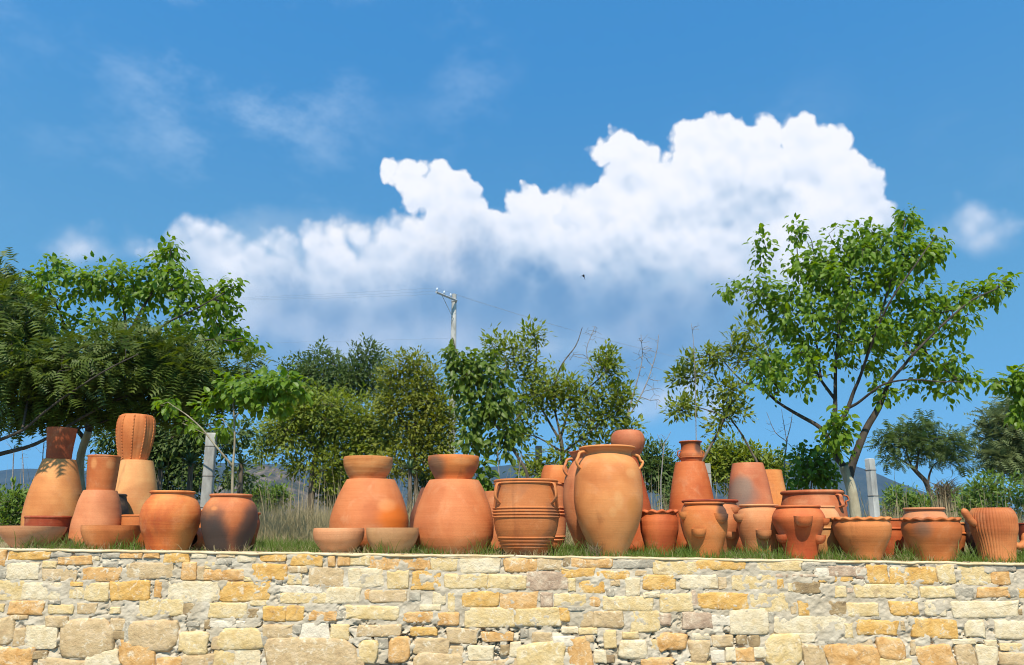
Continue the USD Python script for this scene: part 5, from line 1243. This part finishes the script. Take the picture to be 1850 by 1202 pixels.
tree('feathery_grey_tree', 'grey-green wispy tree with leaning pale trunk at the right edge', 'tree', 14.0,
     [([(1760, 965), (1782, 905), (1804, 866), (1822, 838), (1830, 800), (1842, 765)], 3.6, 1.6), ([(1812, 856), (1835, 848), (1870, 840)], 2.0, 1.2), ([(1828, 810), (1805, 785), (1785, 765)], 1.3, 0.6)],
     [(1800, 765, 30, 28, 34), (1830, 740, 26, 22, 22), (1800, 825, 26, 14, 26), (1840, 810, 34, 34, 52), (1870, 790, 40, 60, 50), (1785, 790, 16, 18, 9), (1850, 845, 24, 12, 16)],
     (12, 0.20, 0.15, SPRIG, 0.1), L_GREYGREEN, TWIG_DEAD, 516, tip=0.003, kink=0.1)
tree('broadleaf_tree', 'bright broadleaf branch tips hanging in at the right edge', 'tree', 10.5,
     [([(1990, 985), (1985, 880), (1960, 780), (1930, 720), (1895, 690)], 8, 3), ([(1930, 720), (1880, 700), (1830, 685), (1796, 693)], 2.4, 0.7), ([(1895, 690), (1860, 670), (1845, 662)], 1.6, 0.6)],
     [(1838, 685, 22, 24, 16), (1800, 694, 16, 6, 5), (1855, 725, 22, 36, 20), (1890, 680, 40, 40, 30), (1845, 760, 12, 16, 5), (1940, 660, 70, 60, 40)],
     (11, 0.12, 0.10, BROAD, 0.7), L_BRIGHT, BARK, 517)
tree('weedy_bush', 'fresh green weedy bush between the umbrella tree and the fluted pot', 'bush', 12.5,
     [([(1790, 965), (1792, 920), (1795, 890)], 1.6, 0.9), ([(1793, 910), (1765, 885)], 0.9, 0.5), ([(1794, 900), (1825, 880)], 0.9, 0.5)],
     [(1782, 885, 28, 30, 52), (1825, 900, 40, 40, 70), (1760, 915, 24, 30, 28), (1800, 930, 60, 24, 46)],
     (12, 0.13, 0.085, KITE, -0.3), L_SHRUB, BARK, 518, tip=0.0018)
tree('weedy_bush', 'fresh green bush at the far left behind the shallow bowl', 'bush', 9.0,
     [([(35, 975), (36, 935), (38, 905)], 1.4, 0.8), ([(36, 930), (12, 905)], 0.8, 0.4), ([(37, 920), (58, 895)], 0.8, 0.4)],
     [(38, 905, 28, 30, 54), (12, 925, 26, 30, 40), (55, 925, 18, 28, 26), (-15, 900, 30, 40, 20), (30, 945, 40, 18, 26)],
     (12, 0.085, 0.058, KITE, -0.4), L_SHRUB, BARK, 519, tip=0.0014)
tree('leafy_seedling', 'broad-leaved seedling between the stained bowl and the barrel pot', 'plant', 8.6,
     [([(874, 965), (873, 915), (872, 880)], 1.0, 0.6)], [(872, 852, 22, 22, 15), (882, 880, 14, 18, 7), (862, 875, 10, 14, 5)], (6, 0.07, 0.105, BROAD, 0.6), L_VINE, BARK, 520, tip=0.0015)
for i, (u, v, Y, ru, rv, lab) in enumerate([(625, 880, 19.0, 52, 30, 'low dark bush behind the flame-marked conical jar'), (785, 875, 18.5, 46, 32, 'low dark bush behind the stained bowl and the dark brown jar'), (1235, 895, 18.0, 40, 30, 'low bush at the base of the red cone jar, behind it'), (1640, 905, 19.0, 54, 22, 'low scrubby bush right of the big tree, under the blue hill slope'), (1745, 905, 17.5, 46, 24, 'low scrubby bush right of the straw sheaf'), (480, 893, 20.0, 46, 18, 'low bush in the dry grass below the brown hill')]):
    tree('low_bush', lab, 'bush', Y, [([(u, 970), (u + 2, 925), (u, v)], 1.6, 0.8), ([(u + 1, 930), (u - ru * 0.5, v)], 1, 0.5), ([(u + 1, 925), (u + ru * 0.5, v)], 1, 0.5)],
         [(u - ru * 0.4, v, ru * 0.6, rv, 40), (u + ru * 0.4, v + 4, ru * 0.6, rv * 0.9, 40), (u, v + 18, ru, rv * 0.7, 40)], (22, 0.22, 0.11, KITE, 0.1), L_DARK if i < 3 else L_SHRUB, BARK, 560 + i, tip=0.0022)
for i, (u, v, h, s) in enumerate([(20, 835, 120, 4), (45, 850, 100, -3), (72, 830, 120, 5), (905, 845, 60, -4), (930, 850, 60, 8)]):
    tree('bare_sapling', ['thin bare grey stem nearest the left edge behind the bush', 'short leaning bare stem behind the far left bush', 'bare grey stem just left of the tall buff jar', 'thin pale stem rising behind the barrel pot handle', 'forked pale stem behind the barrel pot rim'][i], 'dead plant', 11.5 + 0.4 * i,
         [([(u, 965), (u + s * 0.4, (965 + v) / 2), (u + s, v), (u + s * 1.5, v - 30)], 1.6, 0.7)], [(u + s, v - 30, 16, 26, 7)], None, None, TWIG_DEAD, 530 + i, tip=0.002)

# yuccas
M_YUCCA = leafmat('leaf_yucca', [(0.049, 0.084, 0.028), (0.084, 0.133, 0.042), (0.140, 0.196, 0.063)], trans=0.15, rough=0.5)


def yucca(label, u, v, Y, rpx, n, seed, stem=True):
    rng = np.random.default_rng(seed)
    c = at(u, v, Y)
    k = dcam(Y, c[2]) / F
    g = float(ground_z(c[0], Y))
    path = thing('yucca', label, 'plant', (c[0], Y, g), 'spiky yuccas')
    h = max(c[2] - g, 0.1)
    part(path, 'stem', tube([(0, 0, -0.05), (0.01, 0, h * 0.5), (0, 0, h)], [0.05, 0.045, 0.035], 7), BARK, smooth=True)
    for i in range(n):
        az, el = rng.uniform(0, 2 * math.pi), rng.uniform(-0.35, 1.35)
        L_ = rpx * k * rng.uniform(0.8, 1.1)
        d = np.array([math.cos(az) * math.cos(el), math.sin(az) * math.cos(el), math.sin(el)])
        s = np.array([-math.sin(az), math.cos(az), 0])
        P = [np.array([0, 0, h]) + d * L_ * t + np.array([0, 0, -0.18 * L_ * t * t]) for t in (0, 0.4, 0.75, 1.0)]
        w = [0.016, 0.02, 0.012, 0.0]
        V = []
        for p, ww in zip(P[:3], w):
            V += [p + s * ww, p - s * ww]
        V.append(P[3])
        part(path, 'leaf', (np.array(V), np.array([(0, 1, 3), (0, 3, 2), (2, 3, 5), (2, 5, 4), (4, 5, 6)])), M_YUCCA)


yucca('spiky yucca beside the left concrete fence post', 345, 838, 11.0, 28, 44, 61)
yucca('smaller yucca behind the cactus pot\'s buff jar', 290, 848, 11.6, 20, 34, 62)
yucca('dark yucca between the two bowl-topped conical jars', 741, 848, 13.0, 27, 40, 63)
yucca('yucca half hidden behind the sapling stem', 436, 838, 11.8, 24, 36, 64)

# ------------------------------------------------------------------ posts, pole, wires, bird
M_CONC = noisy('weathered_concrete', [(0.20, 0.19, 0.17), (0.36, 0.35, 0.315), (0.52, 0.50, 0.455)], scale=6, detail=9, stretch=(1, 1, 0.35), bump=0.5, bump_scale=50, bdist=0.006)
M_METAL = rgbmat('dull_galvanised_metal', (0.30, 0.31, 0.32), 0.5, 0.5)
M_CERAM = rgbmat('insulator_glaze', (0.45, 0.50, 0.55), 0.25, 0.6)
M_WIRE = rgbmat('dull_wire', (0.30, 0.33, 0.37), 0.5)
M_RUST = rgbmat('rusty_wire', (0.10, 0.07, 0.05), 0.7)
for lab, u, vt, Y, w, rz in (('wide pale concrete fence post behind the black-stained pot', 383, 783, 8.95, 0.118, 8), ('leaning-sided concrete fence post right of the big tree trunk', 1571, 829, 9.0, 0.092, 24),
                             ('slim concrete fence post beside the small orange upturned jar', 973, 806, 16.6, 0.13, 15), ('concrete fence post seen above the plain buff-orange bowl', 676, 794, 19.6, 0.15, 10), ('stub of concrete fence post behind the red cone jar', 1277, 838, 12.5, 0.10, 12)):
    c = at(u, vt, Y)
    g = float(ground_z(c[0], Y)) - 0.05
    p = thing('concrete_post', lab, 'fence post', (c[0], Y, g), 'concrete fence posts', rz=rz)
    h = c[2] - g
    part(p, 'shaft', rounded_box(w, w * 0.9, h, 0.008), M_CONC)
    for zz in (0.35, 0.62, 0.88):
        part(p, 'wire_tie', rounded_box(0.01, 0.01, 0.01)[0] * 0 + np.array([0, 0, 0]) if False else (np.array(box(-w / 2 - 0.004, -w * 0.45 - 0.004, zz * h, w / 2 + 0.004, w * 0.45 + 0.004, zz * h + 0.006)[0]), box(0, 0, 0, 1, 1, 1)[1]), M_RUST)

PY = 30.0
tp, bp = at(820.5, 532, PY), at(817, 960, PY)
gx = float(ground_z(tp[0], PY))
pole = thing('utility_pole', 'pale concrete utility pole with a crossarm rising from the trees', 'utility pole', (tp[0], PY, gx - 0.3))
H = tp[2] - gx + 0.3
part(pole, 'shaft', tube([(0, 0, 0), (0, 0, H * 0.5), (0, 0, H)], [0.19, 0.145, 0.10], 12), M_CONC, smooth=50)
arm_z = zat(547, PY) - (gx - 0.3)
A0, A1 = np.array([0.12, -0.12, arm_z + 0.05]), np.array([-0.62, -1.35, arm_z + 0.02])
dv = rows((A1 - A0)[None])[0]
part(pole, 'crossarm', tube([A0, A1], [0.055, 0.055], 4, True), M_METAL)
part(pole, 'brace', tube([A0 + 0.75 * (A1 - A0), np.array([0, -0.1, arm_z - 0.75])], [0.014, 0.014], 5), M_METAL)
INS = []
for t in (0.30, 0.62, 0.96):
    q = A0 + t * (A1 - A0)
    part(pole, 'insulator', tube([q + (0, 0, 0.03), q + (0, 0, 0.08), q + (0, 0, 0.10), q + (0, 0, 0.17), q + (0, 0, 0.20)], [0.018, 0.02, 0.05, 0.045, 0.02], 8), M_CERAM, smooth=True)
    INS.append(q + np.array([tp[0], PY, gx - 0.3 + 0.20]))
part(pole, 'collar', tube([(0, 0, arm_z + 0.02), (0, 0, arm_z + 0.10)], [0.125, 0.125], 12), M_METAL, smooth=50)


def wire(label, a, b, sag, r=0.0036):
    t = np.linspace(0, 1, 40)[:, None]
    P = np.asarray(a) * (1 - t) + np.asarray(b) * t
    P[:, 2] -= sag * 4 * (t * (1 - t))[:, 0]
    path = thing('power_line', label, 'cable')
    part(path, 'strand', tube(P, np.full(40, r), 4, True), M_WIRE)


for i, (q, vl, vr) in enumerate(zip(INS, (533, 537, 541), (648, 652, 656))):
    wire(['upper power line running left from the utility pole crossarm', 'middle power line running left from the utility pole crossarm', 'lowest of the three power lines at the crossarm, running left'][i], q, at(-200, vl - 4, 36.0 + i * 0.5), 0.35)
    wire(['topmost power line sloping down right from the utility pole', 'middle power line sloping down right from the utility pole', 'lowest power line sloping down right from the utility pole'][i], q, at(1500, vr + 30, 62.0 + i), 0.9)
wire('single lower cable left of the utility pole, below the crossarm lines', at(818, 611, PY), at(-200, 616, 36.0), 0.2)

# bird
M_BIRD = rgbmat('black_feathers', (0.018, 0.018, 0.022), 0.7)
bc = at(1053, 500, 45.0)
bird = thing('bird', 'small black bird gliding across the white cloud', 'bird', bc)
ks = 1.45 * dcam(45.0, bc[2]) / F
s_ = trimesh.creation.icosphere(2, 1.0)
part(bird, 'body', (np.array(s_.vertices) * np.array([1.3, 3.2, 1.2]) * ks + np.array([0.9, 0, 1.2]) * ks, s_.faces), M_BIRD, smooth=True)
for pts in ([(0.8, 0, 2.0), (-1.2, 0.3, 1.6), (-3.2, 0.6, -1.4), (-2.0, -1.6, 0.2), (0.4, -1.6, 1.2)], [(1.0, 0, 2.0), (2.2, 0.3, 0.6), (3.0, 0.6, -4.8), (1.6, -1.4, -2.2), (0.9, -1.6, 0.4)]):
    V = np.array(pts) * ks
    V2 = V + np.array([0, 0.25, 0.35]) * ks
    part(bird, 'wing', (np.vstack([V, V2]), np.array([(0, 1, 4), (1, 3, 4), (1, 2, 3), (5, 9, 6), (6, 9, 8), (6, 8, 7)] + [t for j in range(5) for t in ((j, (j + 1) % 5, j + 5), ((j + 1) % 5, (j + 1) % 5 + 5, j + 5))])), M_BIRD)
part(bird, 'tail', (np.array([(0.9, 2.5, 1.3), (0.3, 4.6, 1.0), (1.6, 4.6, 1.1)]) * ks, np.array([(0, 1, 2)])), M_BIRD)

# dry stalk bundle
M_STRAW = leafmat('dry_straw', [(0.312, 0.240, 0.132), (0.456, 0.360, 0.216), (0.600, 0.504, 0.324)], trans=0.2, rough=0.7)
M_STRAW2 = leafmat('dry_straw_dark', [(0.130, 0.098, 0.058), (0.234, 0.176, 0.104), (0.338, 0.260, 0.156)], trans=0.15, rough=0.8)


def blades(pos, h, w, lean, rng, segs=3, curl=0.35):
    """Grass blades: ribbons of segs quads ending in a point."""
    n = len(pos)
    az = rng.uniform(0, 2 * np.pi, n)
    d = np.stack([np.cos(az), np.sin(az), 0 * az], 1)
    fa = rng.normal(0, 0.7, n)
    s = np.stack([np.cos(fa), np.sin(fa), 0 * fa], 1)
    V = []
    for k in range(segs):
        t = k / segs
        c = pos + d * (lean * h * (0.35 * t + curl * t * t))[:, None] + np.array([0, 0, 1.0]) * (h * t * (1 - 0.25 * lean * t))[:, None]
        ww = (w * (1 - 0.75 * t))[:, None]
        V += [c - s * ww, c + s * ww]
    V.append(pos + d * (lean * h * (0.35 + curl))[:, None] + np.array([0, 0, 1.0]) * (h * (1 - 0.25 * lean))[:, None])
    V = np.stack(V, 1)
    m = 2 * segs + 1
    f = []
    for k in range(segs - 1):
        a = 2 * k
        f += [(a, a + 1, a + 3), (a, a + 3, a + 2)]
    f += [(2 * segs - 2, 2 * segs - 1, 2 * segs)]
    f = np.array(f)
    return V.reshape(-1, 3), (f[None] + (np.arange(n) * m)[:, None, None]).reshape(-1, 3)


rng = np.random.default_rng(77)
sc = at(1709, 915, 15.0)
sh = thing('straw_sheaf', 'bundle of dry straw stalks standing in the field right of the umbrella tree', 'sheaf', (sc[0], 15.0, float(ground_z(sc[0], 15.0))))
hs = zat(878, 15.0) - float(ground_z(sc[0], 15.0))
pz = rng.normal(0, 0.075, (260, 3)) * np.array([1, 1, 0])
part(sh, 'stalks', blades(pz, rng.uniform(0.65, 1.05, 260) * hs, rng.uniform(0.008, 0.018, 260), rng.uniform(0.0, 0.22, 260), rng, 3), M_STRAW, kind='stuff')
part(sh, 'drooping_top', blades(np.c_[rng.normal(0, 0.09, (160, 2)), rng.uniform(0.75, 0.98, 160) * hs], rng.uniform(0.15, 0.35, 160), rng.uniform(0.008, 0.016, 160), rng.uniform(0.7, 1.6, 160), rng, 3, 0.9), M_STRAW2, kind='stuff')

# ------------------------------------------------------------------ grass
M_GRASS = leafmat('green_grass', [(0.096, 0.128, 0.019), (0.096, 0.173, 0.019), (0.136, 0.232, 0.026), (0.256, 0.255, 0.060)], trans=0.35, rough=0.55)
M_DRY = leafmat('dry_grass', [(0.20, 0.165, 0.075), (0.40, 0.325, 0.175), (0.55, 0.46, 0.28), (0.64, 0.57, 0.40)], trans=0.3, rough=0.7)


def field(n, x0, x1, y0, y1, rng, bias=1.0):
    x = rng.uniform(x0, x1, n)
    y = y0 + (y1 - y0) * rng.uniform(0, 1, n) ** bias
    return x, y


def clear_of_pots(x, y, m=0.0):
    ok = np.ones(len(x), bool)
    for p in POTS:
        if abs(p['zb'] - base_z(p['X'], p['Y'])) < 0.01:
            ok &= np.hypot(x - p['X'], y - p['Y']) > p['rbase'] + m
    return ok


n = 46000
x, y = field(n, -5.6, 5.6, 6.49, 9.6, rng, 1.7)
patch = meshkit.fbm(np.stack([x * 1.1, y * 1.4, 0 * x], -1), 3, 13)
bare = np.exp(-((x + 1.55) / 0.35) ** 2) * (y < 6.9) + 0.7 * np.exp(-((x + 0.55) / 0.35) ** 2) * (y < 6.75)
ok = clear_of_pots(x, y, 0.005) & (rng.uniform(0, 1, n) < np.clip((patch - 0.36) * 5.0, 0.06, 1) * (1 - 0.9 * bare))
x, y, patch = x[ok], y[ok], patch[ok]
h = rng.uniform(0.03, 0.125, len(x)) * (0.45 + 1.3 * np.clip(patch - 0.2, 0, 0.8))
h *= np.where(y < 6.56, 0.75, 1.0)
g = usdkit.mesh(stage, '/World/green_grass', blades(np.stack([x, y, ground_z(x, y) - 0.006], 1), h, rng.uniform(0.0018, 0.0036, len(x)), rng.uniform(0.1, 0.8, len(x)), rng), M_GRASS).GetPrim()
tag(g, 'short green grass along the top of the stone wall', 'grass', None, 'stuff')
n = 16000
x, y = field(n, -5.6, 5.6, 6.48, 9.6, rng, 1.5)
patch = meshkit.fbm(np.stack([x * 1.6 + 9, y * 1.9, 0 * x], -1), 3, 14)
ok = clear_of_pots(x, y, 0.005) & (rng.uniform(0, 1, n) < np.clip((patch - 0.34) * 4.0, 0.1, 1))
x, y = x[ok], y[ok]
g = usdkit.mesh(stage, '/World/dead_grass', blades(np.stack([x, y, ground_z(x, y) - 0.004], 1), rng.uniform(0.03, 0.12, len(x)), rng.uniform(0.0015, 0.003, len(x)), rng.uniform(0.4, 1.9, len(x)), rng), M_DRY).GetPrim()
tag(g, 'withered pale grass mixed into the green strip on the wall', 'grass', None, 'stuff')
# taller tufts by the jars
tufts = []
for u, Y, k in ((880, 6.9, 70), (845, 6.78, 60), (1030, 6.72, 70), (1062, 6.6, 60), (1178, 6.8, 50), (1240, 6.72, 60), (1370, 6.72, 80), (1345, 6.65, 50), (60, 6.6, 70), (130, 6.62, 60), (210, 6.56, 40), (1630, 6.7, 60), (1645, 6.66, 50), (1750, 6.68, 60), (1845, 6.62, 60), (1500, 6.66, 50), (500, 6.9, 80), (540, 7.0, 60), (472, 6.65, 40), (765, 6.66, 30), (470, 7.1, 60)):
    c = at(u, 990, Y)
    q = rng.normal(0, 0.05, (k, 2)) + np.array([c[0], Y])
    q = q[(q[:, 1] > 6.49) & clear_of_pots(q[:, 0], q[:, 1], 0.004)]
    tufts.append(np.c_[q, ground_z(q[:, 0], q[:, 1]) - 0.006])
for u in (90, 240, 500, 560, 690, 870, 1010, 1170, 1250, 1400, 1525, 1635, 1745, 1835):
    c = at(u, 1000, 6.44)
    q = rng.normal(0, 1, (26, 2)) * np.array([0.05, 0.012]) + np.array([c[0], 6.44])
    tufts.append(np.c_[q, top_z(q[:, 0]) + 0.0])
tufts = np.vstack(tufts)
g = usdkit.mesh(stage, '/World/grass_tufts', blades(tufts, rng.uniform(0.07, 0.25, len(tufts)) * rng.uniform(0.6, 1.0, len(tufts)), rng.uniform(0.002, 0.0042, len(tufts)), rng.uniform(0.2, 1.0, len(tufts)), rng, 4, 0.5), M_GRASS).GetPrim()
tag(g, 'taller green grass tufts growing between the pots', 'grass', None, 'stuff')
dry_t = at(1075, 985, 6.56)
q = np.c_[rng.normal(0, 0.03, (45, 2)) + np.array([dry_t[0], 6.53]), np.full(45, top_z(dry_t[0]))]
g = usdkit.mesh(stage, '/World/dry_tuft', blades(q, rng.uniform(0.08, 0.17, 45), rng.uniform(0.002, 0.004, 45), rng.uniform(0.3, 1.2, 45), rng, 4, 0.7), M_STRAW2).GetPrim()
tag(g, 'dry brown grass tuft at the foot of the biggest jar', 'grass')
# dry field
n = 80000
x, y = field(n, -13, 13, 9.0, 24, rng, 1.5)
keep = np.abs(x) < 0.78 * y + 0.8
x, y = x[keep], y[keep]
pz = meshkit.fbm(np.stack([x * 0.5, y * 0.5, 0 * x], -1), 3, 17)
h = rng.uniform(0.40, 1.0, len(x)) * (0.55 + 0.7 * pz) * np.clip((y - 8.4) / 2.2, 0.25, 1)
g = usdkit.mesh(stage, '/World/dry_grass', blades(np.stack([x, y, ground_z(x, y) - 0.01], 1), h, rng.uniform(0.0018, 0.0045, len(x)), rng.uniform(0.1, 1.5, len(x)), rng), M_DRY).GetPrim()
tag(g, 'tall dry grass of the field behind the pots', 'grass', None, 'stuff')
n = 1500
x, y = field(n, -12, 12, 10.5, 20, rng, 1.2)
keep = np.abs(x) < 0.78 * y + 0.5
x, y = x[keep], y[keep]
g = usdkit.mesh(stage, '/World/dry_stalks', blades(np.stack([x, y, ground_z(x, y) - 0.01], 1), rng.uniform(0.7, 1.35, len(x)), rng.uniform(0.004, 0.009, len(x)), rng.uniform(0.0, 0.3, len(x)), rng, 4), M_STRAW).GetPrim()
tag(g, 'tall bleached seed stalks standing above the dry grass', 'dry stalks', None, 'stuff')
n = 12000
x, y = field(n, -70, 70, 24, 110, rng, 1.6)
keep = np.abs(x) < 0.8 * y
x, y = x[keep], y[keep]
g = usdkit.mesh(stage, '/World/far_scrub', blades(np.stack([x, y, ground_z(x, y) - 0.01], 1), rng.uniform(0.3, 1.0, len(x)), rng.uniform(0.05, 0.14, len(x)), rng.uniform(0.2, 1.0, len(x)), rng), M_DRY).GetPrim()
tag(g, 'distant dry scrub at the back of the field', 'scrub', None, 'stuff')

# pebbles and crumbled mortar along the wall top
M_PEB = noisy('crumbled_stone', [(0.20, 0.15, 0.09), (0.36, 0.28, 0.18), (0.52, 0.44, 0.31)], scale=14, bump=0.4, island=0.35)
items = []
for _ in range(420):
    px_, py_ = rng.uniform(-5.4, 5.4), 6.40 + abs(rng.normal(0.03, 0.05))
    s_ = trimesh.creation.icosphere(1, 1.0)
    r_ = rng.uniform(0.003, 0.011)
    items.append((np.array(s_.vertices) * (1 + rng.normal(0, 0.13, (len(s_.vertices), 1))) * r_ * np.array([1.2, 1.0, 0.7]) + np.array([px_, py_, float(top_z(px_)) + 0.006]), np.array(s_.faces)))
g = usdkit.mesh(stage, '/World/pebbles', join(items), M_PEB).GetPrim()
tag(g, 'pebbles and crumbs of mortar scattered along the wall top', 'pebbles', None, 'stuff')

# ------------------------------------------------------------------ haze
HAZE = usdkit.material(stage, '/World/Looks/haze_air', {'v': ('principled_volume', {'color': (0.42, 0.66, 1.0), 'density': 0.00009, 'anisotropy': 0.2})}, [], volume='v.volume')
hz = usdkit.mesh(stage, '/World/haze', box(-6000, -90, -1.2, 6000, 4600, 620), HAZE).GetPrim()
tag(hz, None, None, None, 'stuff')
